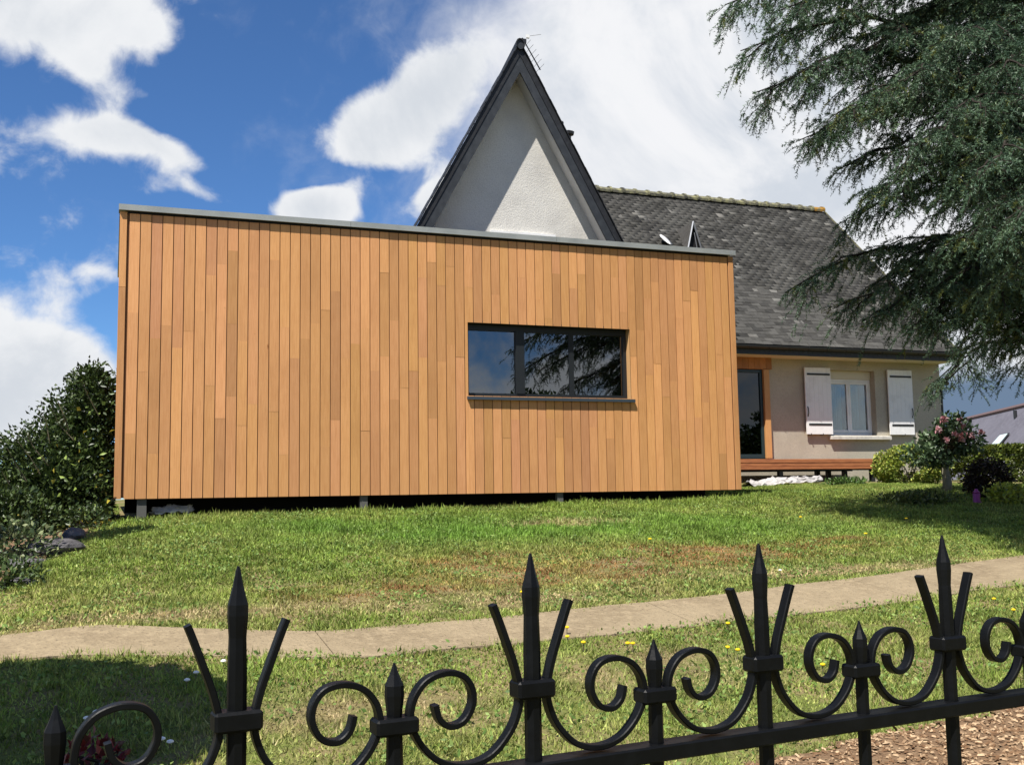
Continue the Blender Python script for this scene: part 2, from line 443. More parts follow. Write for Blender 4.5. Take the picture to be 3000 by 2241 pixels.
def ground_z(x, y, bumps=True):
    x = np.asarray(x, float); y = np.asarray(y, float)
    z = np.interp(y, GY, GZ)
    t = np.clip((y-9)/3.5, 0, 1)*np.clip((60-y)/40, 0, 1)
    z = z + t*.016*np.clip(x-3.5, -6, 7)
    left = np.clip((-.2-x)/3, 0, 1)*np.clip((y-5)/3, 0, 1)*np.clip((40-y)/20, 0, 1)
    z = z - .35*left
    if bumps:
        near = np.clip((40-np.hypot(x-3, y-7))/20, 0, 1)
        pc = np.interp(x, PX, (PN+PF)/2); off = np.clip((np.abs(y-pc)-.5)/.5, 0, 1)      # the ground is level with the path beside it
        z = z + off*near*((vnoise(x, y, .9, 3)-.5)*.05+(vnoise(x, y, 3.1, 4)-.5)*.02)
    return z


def ghit(px, py):
    """point where the sight line meets the ground"""
    d = ray(px, py); t = np.linspace(2, 60, 6000); P = d[None]*t[:, None]
    k = np.argmax(P[:, 2] < ground_z(P[:, 0], P[:, 1], False)); return P[k]


def build_ground():
    xs = np.unique(np.concatenate([np.linspace(-1500, -60, 14), np.linspace(-60, -6, 14), np.arange(-6, 18, .22), np.linspace(18, 70, 20), np.linspace(70, 1500, 14)]))
    ys = np.unique(np.concatenate([np.linspace(-900, -20, 12), np.linspace(-20, 1, 12), np.arange(1, 21, .22), np.linspace(21, 70, 24), np.linspace(70, 2000, 16)]))
    X, Y = np.meshgrid(xs, ys); V = np.stack([X, Y, ground_z(X, Y)], -1).reshape(-1, 3)
    nx, ny = len(xs), len(ys)
    i = (np.arange(ny-1)[:, None]*nx+np.arange(nx-1)[None]).ravel()
    F = np.stack([i, i+1, i+nx+1, i+nx], 1)
    o = arrays_obj('ground', V, F, M['ground'], smooth=True); tag(o, 'grassy sloping garden ground rising to the house', kind='structure')


build_ground()



def path_edges(x): return np.interp(x, PX, PN), np.interp(x, PX, PF)


def build_path():
    root = bpy.data.objects.new('path', None); COL.objects.link(root); root['kind'] = 'structure'
    root.location = (3, 6.4, float(ground_z(3, 6.4))); root['label'] = 'weathered beige concrete garden path across the lawn'
    cuts = [-6, -4.2, -2.4, -.62, 1.17, 3.55, 5.6, 7.7, 9.8, 12.0]
    for a, b in zip(cuts[:-1], cuts[1:]):
        mb = MB(); n = 12; m = 5; top = []
        for i in range(n+1):
            x = a+.003+(b-a-.006)*i/n; y0, y1 = path_edges(x)
            w = .035*(vnoise(x, 1.0, 2.7, 21)-.5), .05*(vnoise(x, 9.0, 2.2, 22)-.5)
            y0 += w[0]; y1 += w[1]
            for j in range(m+1):
                y = y0+(y1-y0)*j/m; z = float(ground_z(x, y, False))+.010+.006*float(vnoise(x, y, 2, 30))
                top.append((x, y, z))
        bot = [(x, y, z-.09) for x, y, z in top]
        W = m+1; K = len(top); fs = []
        for i in range(n):
            for j in range(m):
                q = i*W+j; fs += [(q, q+1, q+W+1, q+W)]
        rim = [i*W for i in range(n+1)]+[n*W+j for j in range(1, W)]+[i*W+m for i in range(n-1, -1, -1)]+[j for j in range(m-1, 0, -1)]
        for k in range(len(rim)):
            p, q = rim[k], rim[(k+1) % len(rim)]; fs += [(p, q, K+q, K+p)]
        mb.add(top+bot, fs)
        mb.build('slab', M['path'], root)


build_path()

# planting bed on the left and mulch bed by the fence on the right: outlines on the ground
BED_X = np.array([4.0, 8.3, 9.3, 10.2, 11.0, 11.7, 12.4, 14])      # y ...
BED_E = np.array([-2.2, -.80, -.64, -.44, -.24, -.06, .12, .1])    # ... right-hand edge x


def in_bed(x, y): return (x < np.interp(y, BED_X, BED_E)) & (y > 7.4)


_ma, _mb2 = ghit(2270, 2241), ghit(3000, 2072)


def in_mulch(x, y):
    yl = _ma[1]+(_mb2[1]-_ma[1])*(x-_ma[0])/(_mb2[0]-_ma[0])
    return (y < yl+.12*(vnoise(x, y, 2.5, 41)-.5)) & (x > _ma[0]-.6+.25*vnoise(x, y, 2, 42)) & (y > 1.3)


def sheet(name, fn, x0, x1, y0, y1, step, material, lift, label):
    xs = np.arange(x0, x1, step); ys = np.arange(y0, y1, step); vs = {}; V = []; F = []
    def vid(i, j):
        if (i, j) not in vs:
            vs[(i, j)] = len(V); x, y = x0+i*step, y0+j*step; V.append((x, y, float(ground_z(x, y))+lift))
        return vs[(i, j)]
    for i in range(len(xs)):
        for j in range(len(ys)):
            if fn(np.float64(x0+(i+.5)*step), np.float64(y0+(j+.5)*step)): F.append((vid(i, j), vid(i+1, j), vid(i+1, j+1), vid(i, j+1)))
    o = arrays_obj(name, np.array(V), np.array(F), material, smooth=True); tag(o, label, kind='structure'); return o


sheet('planting_bed', in_bed, -5, .4, 7.4, 14, .1, M['soil'], .012, 'bare brown soil of the planting bed under the left shrub')
sheet('mulch_bed', in_mulch, 1.0, 8, 1.3, 6, .08, M['soil'], .012, 'dry brown mulch bed beside the fence on the right')


def px_of(P):
    d = P@FW
    return IW/2+FPX*(P@RT)/d, IH/2-FPX*(P@UP)/d, d


def build_chips():
    n = 60000; x = rng.uniform(1.2, 7.5, n); y = rng.uniform(1.5, 5.8, n)
    k = in_mulch(x, y); x, y = x[k], y[k]; P = np.stack([x, y, ground_z(x, y)+.016], 1)
    px, py, d = px_of(P); k = (d > .3) & (px > 1900) & (px < 3500) & (py < 2700); P = P[k]; n = len(P)
    a = unit(np.stack([rng.normal(size=n), rng.normal(size=n), rng.normal(0, .25, n)], 1)); s = unit(np.cross(a, np.stack([rng.normal(0, .35, n), rng.normal(0, .35, n), np.ones(n)], 1)))
    h = np.cross(s, a); Lh = (.005+.017*rng.random(n)**2)[:, None]; W = rng.uniform(.003, .007, n)[:, None]; T = rng.uniform(.0015, .004, n)[:, None]
    V = np.stack([P+a*Lh+s*W, P-a*Lh+s*W*.7, P-a*Lh-s*W, P+a*Lh*.8-s*W, P+h*T*2+a*Lh*.7, P+h*T*2-a*Lh*.7], 1).reshape(-1, 3)
    F = (np.arange(n)[:, None, None]*6+np.array([[0, 4, 5], [0, 5, 1], [2, 5, 4], [2, 4, 3], [0, 3, 4], [1, 5, 2]])[None]).reshape(-1, 3)
    t = rng.random((n, 1)); t = t**2.2; c = np.array([.15, .085, .045])*(1-t)+np.array([.50, .36, .22])*t
    o = arrays_obj('wood_chips', V, F, M['chip'], cols=np.repeat(c, 6, 0)); tag(o, 'loose brown wood chips covering the bed by the fence', 'mulch', kind='stuff')


build_chips()


def lawn_colour(x, y, r):
    n = len(x)
    g1 = vnoise(x, y, .55, 51)*.5+vnoise(x, y, 1.7, 52)*.3+vnoise(x, y, 5.5, 53)*.2
    green = np.clip((g1-.38)*3.2, 0, 1)
    upper = np.clip((y-7.4)/3.5, 0, 1)
    green = np.clip(green*.60+.36*upper+.22, 0, 1)
    def spot(cx, cy, rx, ry): return np.exp(-((x-cx)/rx)**2-((y-cy)/ry)**2)
    rnd = vnoise(x, y, 3.5, 54)
    brown = np.clip((spot(3.3, 7.9, .8, .45)+spot(1.9, 7.6, .55, .3)+spot(5.3, 8.6, .9, .35)+.7*spot(3.1, 8.6, .6, .3)+.8*spot(4.3, 8.1, .8, .3)+.6*spot(7.0, 8.9, .7, .25))*2.5*rnd, 0, 1)
    straw = np.clip((spot(1.1, 4.9, .5, .3)+spot(2.6, 7.1, .9, .22)+spot(0.2, 7.2, 1.3, .16)+spot(6, 7.6, 1.4, .2)+spot(4.6, 10.6, .5, .2)+spot(2.9, 5.2, .5, .3))*1.3*(.4+rnd), 0, 1)
    lush = (.35+.95*vnoise(x, y, 1.5, 59))*np.clip(spot(3.0, 10.2, 1.3, .8)+spot(5.5, 10.2, 1.6, .9)+spot(1.6, 10.9, 1.2, .6)+.5*spot(7.5, 9.6, 1.2, .7), 0, 1)
    dry = np.array([.355, .365, .110]); gr = np.array([.185, .270, .043]); lu = np.array([.165, .300, .045]); br = np.array([.33, .175, .07]); st = np.array([.46, .36, .19])
    t = np.clip(green+.30*r.normal(size=n), 0, 1)[:, None]
    c = dry*(1-t)+gr*t
    k = np.clip(lush*.8, 0, 1)[:, None]; c = c*(1-k)+lu*k
    k = np.clip(brown+.2*r.normal(size=n)*(brown > .1), 0, 1)[:, None]; c = c*(1-k)+br*k
    k = np.clip(straw+.25*r.normal(size=n)*(straw > .1), 0, 1)[:, None]; c = c*(1-k)+st*k
    cl = (.72+.56*vnoise(x, y, 9.0, 57))*(.80+.4*vnoise(x, y, 2.4, 58)); return c*cl[:, None]*r.uniform(.55, 1.35, (n, 1)), np.clip(brown+straw, 0, 1), lush


def build_lawn():
    r = np.random.default_rng(5); n = 1500000
    x = r.uniform(-3.2, 15, n); y = 2.6+(16.8-2.6)*r.random(n)**1.16
    y0, y1 = path_edges(x)
    m = .05*r.normal(size=n)+.05*(vnoise(x, y, 3.3, 66)-.5)+.035
    keep = ~((y > y0+np.abs(m)) & (y < y1-m*.6)) & ~in_mulch(x, y)
    keep &= ~in_bed(x+.1*r.normal(size=n), y)
    keep &= ~((x > .1) & (x < 7.95) & (y > 12.15+.2*vnoise(x, y, 3, 61)+.08*r.normal(size=n)))
    keep &= ~((x > 7.9) & (y > 15.3+1.0*vnoise(x, y, 1.2, 62)))
    P0 = np.stack([x, y, ground_z(x, y)], 1); px, py, d = px_of(P0)
    keep &= (d > .5) & (px > -500) & (px < 3500) & (py < 2600)
    keep &= r.random(n) < np.clip(.55+.45*vnoise(x, y, 4.5, 63)*1.4, 0, 1)
    P = P0[keep]; x, y = P[:, 0], P[:, 1]; n = len(P)
    c, bare, lush = lawn_colour(x, y, r)
    thin = r.random(n) < 1-.45*bare; P, c, bare, lush, x, y = P[thin], c[thin], bare[thin], lush[thin], x[thin], y[thin]; n = len(P)
    edge = np.exp(-((y-12.2)/.25)**2)*(x > 0)*(x < 8)
    tuft = vnoise(x, y, 6.5, 64)
    h = (.016+.046*tuft**1.5+.022*lush+.05*edge*r.random(n))*r.uniform(.6, 1.35, n)*(1-.35*bare)
    az = r.uniform(0, 2*np.pi, n); lean = r.uniform(.15, 1.15, n)
    dirv = np.stack([np.cos(az)*lean, np.sin(az)*lean, np.ones(n)], 1); dirv = unit(dirv)
    s = unit(np.cross(dirv, np.array([0, 0, 1.0])+.4*r.normal(size=(n, 3)))); w = r.uniform(.0028, .0062, n)[:, None]*np.clip(P[:, 1:2]/6, .8, 1.6)
    V = np.stack([P-s*w, P+s*w, P+dirv*h[:, None]-np.array([0, 0, 1])*(.15*h*lean)[:, None]], 1).reshape(-1, 3)
    F = np.arange(3*n).reshape(-1, 3)
    o = arrays_obj('grass', V, F, M['grass'], cols=np.repeat(c, 3, 0)); tag(o, 'short patchy sun-dried grass of the sloping lawn', 'grass', kind='stuff')
    print('grass blades', n)


build_lawn()


def build_weeds():
    """broad-leaved clover and plantain among the grass"""
    r = np.random.default_rng(15); n = 90000
    x = r.uniform(-3, 14, n); y = 2.8+(13-2.8)*r.random(n)**1.25; y0, y1 = path_edges(x)
    keep = ~((y > y0+.03) & (y < y1-.03)) & ~in_mulch(x, y) & ~in_bed(x, y) & ~((x > .1) & (x < 7.95) & (y > 12.2)) & (vnoise(x, y, 2.6, 67)*.6+vnoise(x, y, 7, 68)*.4 > .52)
    P = np.stack([x, y, ground_z(x, y)+r.uniform(.012, .05, n)], 1); px, py, d = px_of(P)
    keep &= (d > .5) & (px > -400) & (px < 3400) & (py < 2500); P = P[keep]; n = len(P)
    pal = np.array([(.17, .26, .055), (.24, .33, .09), (.11, .19, .04)]); C = pal[r.integers(0, 3, n)]*r.uniform(.7, 1.25, (n, 1))
    V, F, Cc = leaves(P, np.tile([[0, 0, .25]], (n, 1)), .030, .017, C, fold=.12, jitter=.8, seed=16)
    o = arrays_obj('clover', V, F, M['grass'], cols=Cc); tag(o, 'low clover and broad-leaved weeds mixed into the lawn', 'weeds', kind='stuff')


build_weeds()

# ------------------------------------------------------------------ timber extension
YF = 12.36                     # outer face of the boards
X0, X1, ZB, ZT = .05, 7.94, .012, 3.205


def build_extension():
    base = (4.0, 14.2, -.15)
    E_ = empty('timber_extension', base, 'long flat-roofed extension clad in vertical larch boards on short posts', 'house')
    WX0, WX1, WZ0, WZ1 = 4.095, 6.335, 1.215, 2.125
    yb = YF+.013
    # carcass around the window opening
    mb = MB(); D = .17
    for a in ((X0+.02, WX0-.03, ZB+.02, ZT-.01), (WX1+.03, X1-.02, ZB+.02, ZT-.01), (WX0-.03, WX1+.03, WZ1+.03, ZT-.01), (WX0-.03, WX1+.03, ZB+.02, WZ0-.03)):
        mb.box(a[0], a[1], yb+.002, yb+D, a[2], a[3])
    wall = mb.build('wall', M['batten'], E_)
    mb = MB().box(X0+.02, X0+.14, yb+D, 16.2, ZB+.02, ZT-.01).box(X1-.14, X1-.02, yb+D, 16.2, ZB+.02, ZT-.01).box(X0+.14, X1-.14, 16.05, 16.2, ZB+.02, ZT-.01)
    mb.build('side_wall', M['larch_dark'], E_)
    MB().box(X0+.14, X1-.14, yb+D, 16.05, ZB+.02, ZB+.25).build('floor_slab', M['black'], E_)
    MB().box(X0+.14, X1-.14, yb+D, 16.05, ZT-.25, ZT-.012).build('roof', M['black'], E_)
    # coping in lengths
    cop = [X0-.04, 2.62, 5.30, X1+.035]
    for a, b in zip(cop[:-1], cop[1:]):
        MB().extrude([(a+.002, YF-.046, ZT+.010), (a+.002, YF-.046, ZT+.076), (a+.002, YF+.25, ZT+.090), (a+.002, YF+.25, ZT+.04), (a+.002, YF-.02, ZT+.03), (a+.002, YF-.02, ZT+.010)], (b-a-.004, 0, 0)).build('coping', M['zinc'], E_)
    MB().box(X0-.03, X0+.2, YF+.252, 16.2, ZT+.012, ZT+.078).build('coping', M['zinc'], E_)
    MB().box(X1-.2, X1+.03, YF+.252, 16.2, ZT+.012, ZT+.078).build('coping', M['zinc'], E_)
    MB().box(X0+.06, X1-.066, YF+.001, yb+.0015, ZT-.0155, ZT+.009).build('coping_shade_strip', M['black'], E_)  # black strip puts the deep shade below the coping into colour
    # corner boards
    def tone(base=None):
        v = random.gauss(0, .085); h = random.gauss(0, .035)
        t = 1+max(-.20, min(.20, v))
        return (.605*t, (.308-.12*h)*t, (.128+.14*h)*t, 1)
    for (a, b) in ((X0-.022, X0+.052), (X1-.062, X1+.012)):
        zs = [ZB, 2.35, ZT] if a < 1 else [ZB, ZT]
        for z0, z1 in zip(zs[:-1], zs[1:]):
            o = MB().box(a, b, YF-.006, yb+.06, z0, z1-.003).build('corner_board', M['larch'], E_, bevel=.002); o.color = tone()
    # boards: narrow columns, each of several end-jointed planks
    a, b = X0+.075, X1-.078
    n = 65; pitch = (b-a)/n; prev = []
    count = 0
    for i in range(n):
        x0, x1 = a+i*pitch+.0048, a+(i+1)*pitch-.0048
        cuts = [ZB]
        z = ZB+random.uniform(.45, 1.9)
        while z < ZT-.35:
            if all(abs(z-p) > .12 for p in prev): cuts.append(z); z += random.uniform(.75, 1.9)
            else: z += .13
        prev = cuts[1:]; cuts.append(ZT-.016)
        for z0, z1 in zip(cuts[:-1], cuts[1:]):
            segs = [(x0, x1, z0, z1)]
            if x1 > WX0 and x0 < WX1:
                segs = []
                if x0 < WX0-.002 and x1 > WX0: segs.append((x0, WX0-.001, z0, z1)); xa, xb = WX0, x1
                elif x1 > WX1+.002 and x0 < WX1: segs.append((WX1+.001, x1, z0, z1)); xa, xb = x0, WX1
                else: xa, xb = x0, x1
                if z1 <= WZ0 or z0 >= WZ1: segs = [(x0, x1, z0, z1)]
                else:
                    if z0 < WZ0-.02: segs.append((xa, xb, z0, WZ0-.002))
                    if z1 > WZ1+.02: segs.append((xa, xb, WZ1+.002, z1))
            c = tone()
            for s in segs:
                if s[1]-s[0] < .012: continue
                d = random.uniform(-.0015, .0015)
                o = MB().box(s[0], s[1], YF+d, yb+.001, s[2]+.0001, s[3]-.0001).build('plank', M['larch'], wall)
                o.color = c; count += 1
    print('planks', count)
    # window: reveal lining, frame, three panes, sill
    W = MB()
    rev = yb+.165
    W.box(WX0-.028, WX0-.001, YF+.002, rev, WZ0-.02, WZ1+.02).build('reveal', M['anthracite'], E_)
    MB().box(WX0, WX1, YF+.002, rev, WZ1+.0025, WZ1+.028).build('reveal', M['anthracite'], E_)
    o = MB().box(WX1+.001, WX1+.028, YF+.004, rev, WZ0-.005, WZ1+.02).build('reveal', M['larch'], E_); o.color = (.62, .37, .17, 1)
    win = MB(); fy0, fy1 = rev-.062, rev-.004
    for bx in ((WX0, WX0+.045, WZ0, WZ1), (WX1-.045, WX1, WZ0, WZ1), (WX0+.045, WX1-.045, WZ1-.075, WZ1), (WX0+.045, WX1-.045, WZ0, WZ0+.045)):
        win.box(bx[0], bx[1], fy0, fy1, bx[2], bx[3])
    wo = win.build('window_frame', M['anthracite'], E_)
    m1, m2 = 4.83, 5.55
    MB().box(m1-.055, m1+.055, fy0-.012, fy1, WZ0+.046, WZ1-.076).build('mullion', M['anthracite'], wo)
    MB().box(m2-.03, m2+.03, fy0+.012, fy1, WZ0+.046, WZ1-.076).build('mullion', M['anthracite'], wo)
    for (p, q) in ((WX0+.046, m1-.056), (m1+.056, m2-.031), (m2+.031, WX1-.046)):
        MB().box(p, q, fy0+.030, fy0+.036, WZ0+.046, WZ1-.076).build('pane', M['glass_dark'], wo)
    MB().extrude([(WX0-.02, YF-.045, WZ0-.052), (WX0-.02, YF-.045, WZ0-.014), (WX0-.02, rev-.063, WZ0-.003), (WX0-.02, rev-.063, WZ0-.03), (WX0-.02, YF-.03, WZ0-.045), (WX0-.02, YF-.03, WZ0-.052)], (WX1-WX0+.055, 0, 0)).build('sill', M['sillmetal'], E_)
    # dim room behind the glass
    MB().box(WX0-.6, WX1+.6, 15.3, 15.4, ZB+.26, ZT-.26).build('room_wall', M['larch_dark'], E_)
    # bearers and posts
    MB().box(X0+.1, X1-.1, YF+.75, YF+.84, ZB-.16, ZB+.018).build('bearer', M['black'], E_)
    for px_, w in ((415, .05), (1065, .045), (1640, .04)):
        p = at(px_, 1470, YF+.05)
        zg = float(ground_z(p[0], YF+.05))-.3
        MB().box(p[0]-w, p[0]+w, YF+.03, YF+.097, zg, ZB+.019).build('post', M['postdark'], E_)


build_extension()


# ------------------------------------------------------------------ old house
GX, GYF, GZA = 6.40, 16.30, 7.69       # gable apex x, verge plane, ridge height
SK = math.tan(math.radians(8.6))       # the gable wing runs back slightly askew
SL = (7.69-4.36)/1.845                 # rise per metre of the gable roof
WY, RY, RZ, EY, EZ = 19.9, 24.0, 7.69, 19.29, 3.11     # wing: wall, ridge, eave
WX_L, WX_R = 8.7, 18.40


def build_house():
    H = empty('old_house', (12, 19, 0), 'old rendered house with steep gable and long mossy slate roof', 'house')
    # gable wing walls
    Yw = GYF+.41; Yb = 23.8; dx = lambda y: (y-GYF)*SK
    gw = 2.35
    def xw(z): return (GZA-.12-z)/SL
    poly = [(GX-gw+dx(Yw), Yw, -.3), (GX+gw+dx(Yw), Yw, -.3), (GX+gw+dx(Yw), Yw, GZA-.2-gw*SL), (GX+dx(Yw), Yw, GZA-.2), (GX-gw+dx(Yw), Yw, GZA-.2-gw*SL)]
    MB().extrude(poly, ((Yb-Yw)*SK, Yb-Yw, 0)).build('gable_wall', M['render_white'], H)
    # gable roof: two slopes, thick, with slate verge
    for s in (-1, 1):
        w = 2.75; t = .13
        pr = []
        nrm = np.array([s*SL, 0, 1.0]); nrm /= np.linalg.norm(nrm)
        a = np.array([GX, GYF, GZA]); b = np.array([GX+s*w, GYF, GZA-w*SL])
        off = nrm*.02
        aa = np.array([GX, GYF, GZA-.02*math.sqrt(1+SL*SL)-t*.9])
        lower_a = a.copy(); lower_a[2] -= .10*math.sqrt(1+SL*SL)
        lower_b = b-nrm*.10
        lower_b[0] = b[0]-s*.10*nrm[0]*s*1.0 if False else lower_b[0]
        MB().extrude([a, b, lower_b, lower_a], (7.6*SK, 7.6, 0)).build('roof_slope', M['slate_edge'], H)
        # barge board on the verge, below the slates
        k = math.sqrt(1+SL*SL)
        p0 = a.copy(); p0[2] -= .10*k+.004; p1 = lower_b-nrm*.004; q1 = lower_b-nrm*.145; q0 = a.copy(); q0[2] -= .245*k
        for p in (p0, p1, q1, q0): p[1] += .012
        MB().extrude([p0, p1, q1, q0], (0, .03, 0)).build('barge_board', M['verge'], H)
        # boarded soffit under the overhang
        p0, p1 = q0.copy(), q1.copy(); p0[2] += .045*k; p1 = p1+nrm*.045
        r0, r1 = p0.copy(), p1.copy(); r0[2] -= .03*k; r1 = r1-nrm*.03
        for p in (p0, p1, r0, r1): p[1] = GYF+.044
        MB().extrude([p0, p1, r1, r0], (.37*SK, .37, 0)).build('soffit', M['soffit'], H)
        # row of verge slates, each one a thin plate lapping the next
        nsl = 26
        ln = math.hypot(w, w*SL)/nsl; ddir = np.array([s, 0, -SL]); ddir /= np.linalg.norm(ddir)
        for i in range(nsl):
            c = a+ddir*(i+.5)*ln+nrm*(.012); c[1] = GYF+.10
            MB().obox(c+nrm*.004*(i % 2), ddir*ln*.56, np.array([0, .128, 0]), nrm*.007).build('verge_slate', M['slate_edge'], H)
    # ridge of the gable wing
    for i in range(16):
        y = GYF-.06+i*.47; x = GX+dx(y)
        pts = [(x+.085*math.cos(t), y, GZA-.035+.105*math.sin(t)) for t in np.linspace(-.55, math.pi+.55, 10)]
        inn = [(x+.065*math.cos(t), y, GZA-.035+.085*math.sin(t)) for t in np.linspace(math.pi+.55, -.55, 10)]
        MB().extrude(pts+inn, (.46*SK, .46, 0)).build('ridge_tile', M['gutter'], H)
    MB().extrude([(GX+.066*math.cos(t), GYF-.04, GZA-.035+.086*math.sin(t)) for t in np.linspace(0, 2*math.pi, 15)[:-1]], (0, .05, 0)).build('ridge_end', M['verge'], H)
    # window under the gable, its head just above the coping of the extension
    MB().box(5.95, 7.15, Yw-.05, Yw+.0, 4.36, 4.475).build('shutter_box', M['white'], H)
    MB().box(6.0, 7.1, Yw-.012, Yw+.0, 3.3, 4.358).build('gable_window', M['glass_dark'], H)
    # wing walls, with the window and door openings left free
    wall = empty_part('wing_wall', H)
    wx0, wx1, wz0, wz1 = 15.245, 16.50, 1.21, 2.70
    T = .30; top = 3.02; bot = -.4
    mb = MB()
    for (a, b, c, d) in ((WX_L, 12.2, bot, top), (13.45, wx0, bot, top), (wx1, WX_R, bot, top), (wx0, wx1, bot, wz0), (wx0, wx1, wz1, top), (12.2, 13.45, 2.66, top), (12.2, 13.45, bot, .68)):
        mb.box(a, b, WY, WY+T, c, d)
    mb.box(WX_R-T, WX_R-.001, WY+T, 28.1, bot, top)
    mb.box(WX_L, WX_R-T, 27.8, 28.1, bot, top)
    mb.build('wing_wall', M['render'], H); bpy.data.objects.remove(wall)
    # triangular gable end of the wing
    sl = (RZ-EZ)/(RY-EY)
    zr = lambda y: EZ+(min(y, 2*RY-y)-EY)*sl
    MB().extrude([(WX_R-T, WY+.05, top-.02), (WX_R-T, 28.0, top-.02), (WX_R-T, RY, zr(RY)-.2)], (T-.002, 0, 0)).build('end_wall', M['render'], H)
    # roof boards
    XL, XR = WX_L-.3, WX_R+.05
    for sgn in (1, -1):
        f = (lambda y: y) if sgn == 1 else (lambda y: 2*RY-y)
        MB().extrude([(XL, f(EY), EZ), (XL, f(RY), RZ), (XL, f(RY), RZ-.14), (XL, f(EY+.02), EZ-.14+.02*sl)], (XR-XL, 0, 0)).build('roof_deck', M['slate_edge'], H)
    # slates of the front slope
    ux = np.array([1.0, 0, 0]); us = np.array([0, RY-EY, RZ-EZ]); Ls = np.linalg.norm(us); us /= Ls; un = np.array([0, -us[2], us[1]])
    sw, ex = .235, .125; rows = int(Ls/ex); cols = int((XR-XL)/sw)
    items = []
    for j in range(rows):
        for i in range(-1, cols+1):
            x = XL+(i+.5+(.5 if j % 2 else 0))*sw
            if x-sw/2 < XL-.02 or x+sw/2 > XR+.02: continue
            c = np.array([x, EY, EZ])+us*(j*ex+ex*.95)+un*.016
            items.append((c, j, i))
    tone = lambda: float(np.clip(random.gauss(1, .22), .55, 1.7))
    tpl = MB().obox((0, 0, 0), ux*(sw/2-.003), us*ex*.98, un*.0045)
    me = bpy.data.meshes.new('slate'); me.from_pydata(tpl.v, [], tpl.f); me.update(); me.materials.append(M['slate'])
    def vis(c):
        px, py, d = px_of(c[None]); return 2150 < px[0] < 2790 and py[0] > 560
    vislist = sorted([k for k in items if vis(k[0])], key=lambda k: k[0] @ FW)[:295]
    chosen = set(id(k) for k in vislist)
    V, F, C_ = [], [], []
    for it in items:
        c, j, i = it; g = tone(); g *= 2.3 if random.random() < .05 else 1; cc = (.060*g, .058*g, .053*g)
        lift = random.uniform(0, .006); rz = random.gauss(0, .012)
        if id(it) in chosen:
            o = bpy.data.objects.new('slate', me); COL.objects.link(o); o.parent = H; o.matrix_parent_inverse = Matrix.Translation(-H.location)
            o.location = tuple(c+un*lift); o.rotation_euler = (-.034+random.gauss(0, .008), rz, 0); o.color = (*cc, 1)
        else:
            q = np.array(tpl.v) @ np.array(Euler((-.034+random.gauss(0, .008), rz, 0)).to_matrix()).T + c+un*lift
            F += [[k+len(V) for k in f] for f in tpl.f]; V += q.tolist(); C_ += [cc]*8
    o = arrays_obj('slate_rows', np.array(V), np.array(F), M['slate_stuff'], H, np.array(C_)); o['kind'] = 'stuff'
    # ridge tiles of the wing
    x = WX_L+.2; k = 0
    while x < XR-.1:
        b = min(x+.36, XR+.03); last = b > XR-.25
        pts = [(x, RY+.15*math.cos(t), RZ+.0+.11*math.sin(t)) for t in np.linspace(-.35, math.pi+.35, 8)]
        inn = [(x, RY+.125*math.cos(t), RZ+.0+.085*math.sin(t)) for t in np.linspace(math.pi+.35, -.35, 8)]
        mb = MB().extrude(pts+inn, (b-x+.02, 0, random.uniform(-.012, .012)))
        o = mb.build('ridge_tile', M['lichen' if last else 'ridge'], H)
        cl = [(b-.03, RY+.17*math.cos(t), RZ+.012+.125*math.sin(t)) for t in np.linspace(-.3, math.pi+.3, 8)]
        ci = [(b-.03, RY+.14*math.cos(t), RZ+.012+.10*math.sin(t)) for t in np.linspace(math.pi+.3, -.3, 8)]
        MB().extrude(cl+ci, (.06, 0, 0)).build('collar', M['lichen' if last else 'ridge'], o)
        x = b+.004
    # verge strip at the right-hand end of the roof
    MB().extrude([(XR+.002, EY, EZ+.05), (XR+.002, RY, RZ+.05), (XR+.002, RY, RZ-.16), (XR+.002, EY+.02, EZ-.14)], (.03, 0, 0)).build('verge_board', M['ridge'], H)
    # eave: fascia, gutter, dark strip standing in for the scalloped band, soffit
    MB().box(XL, XR-.02, EY+.030, EY+.055, EZ-.20, EZ-.03).build('fascia', M['gutter'], H)
    g = [(XL, EY-.045+.065*math.cos(t), EZ-.025+.065*math.sin(t)) for t in np.linspace(math.pi, 2*math.pi, 9)]
    gi = [(XL, EY-.045+.058*math.cos(t), EZ-.023+.058*math.sin(t)) for t in np.linspace(2*math.pi, math.pi, 9)]
    MB().extrude(g+gi, (XR-XL+.08, 0, 0)).build('gutter', M['gutter'], H, smooth=False)
    MB().box(XL, XR-.05, EY+.10, WY-.002, EZ-.20, EZ-.17).build('soffit', M['cream'], H)
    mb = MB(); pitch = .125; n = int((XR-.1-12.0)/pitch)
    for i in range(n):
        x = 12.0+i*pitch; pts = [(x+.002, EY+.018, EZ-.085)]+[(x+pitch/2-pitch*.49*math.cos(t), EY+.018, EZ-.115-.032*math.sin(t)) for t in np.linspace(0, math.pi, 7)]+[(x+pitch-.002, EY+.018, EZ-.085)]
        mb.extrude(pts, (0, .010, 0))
    mb.build('dark_scalloped_strip', M['gutter'], H)
    for i in range(13):
        x = 12.2+i*.5
        MB().tube([(x, EY-.045+.071*math.cos(t), EZ-.025+.071*math.sin(t)) for t in np.linspace(math.pi*.98, 2*math.pi, 8)], .006, 5).build('gutter_bracket', M['gutter'], H)
    # swan neck from the gutter end back to the wall corner, downpipe on the end wall
    MB().tube([(WX_R+.09, EY-.045, EZ-.07), (WX_R+.09, EY-.03, EZ-.16), (WX_R+.085, WY-.1, EZ-.58), (WX_R+.08, WY+.06, EZ-.72), (WX_R+.08, WY+.08, EZ-1.0), (WX_R+.08, WY+.08, .1)], .045, 10).build('downpipe', M['gutter'], H)
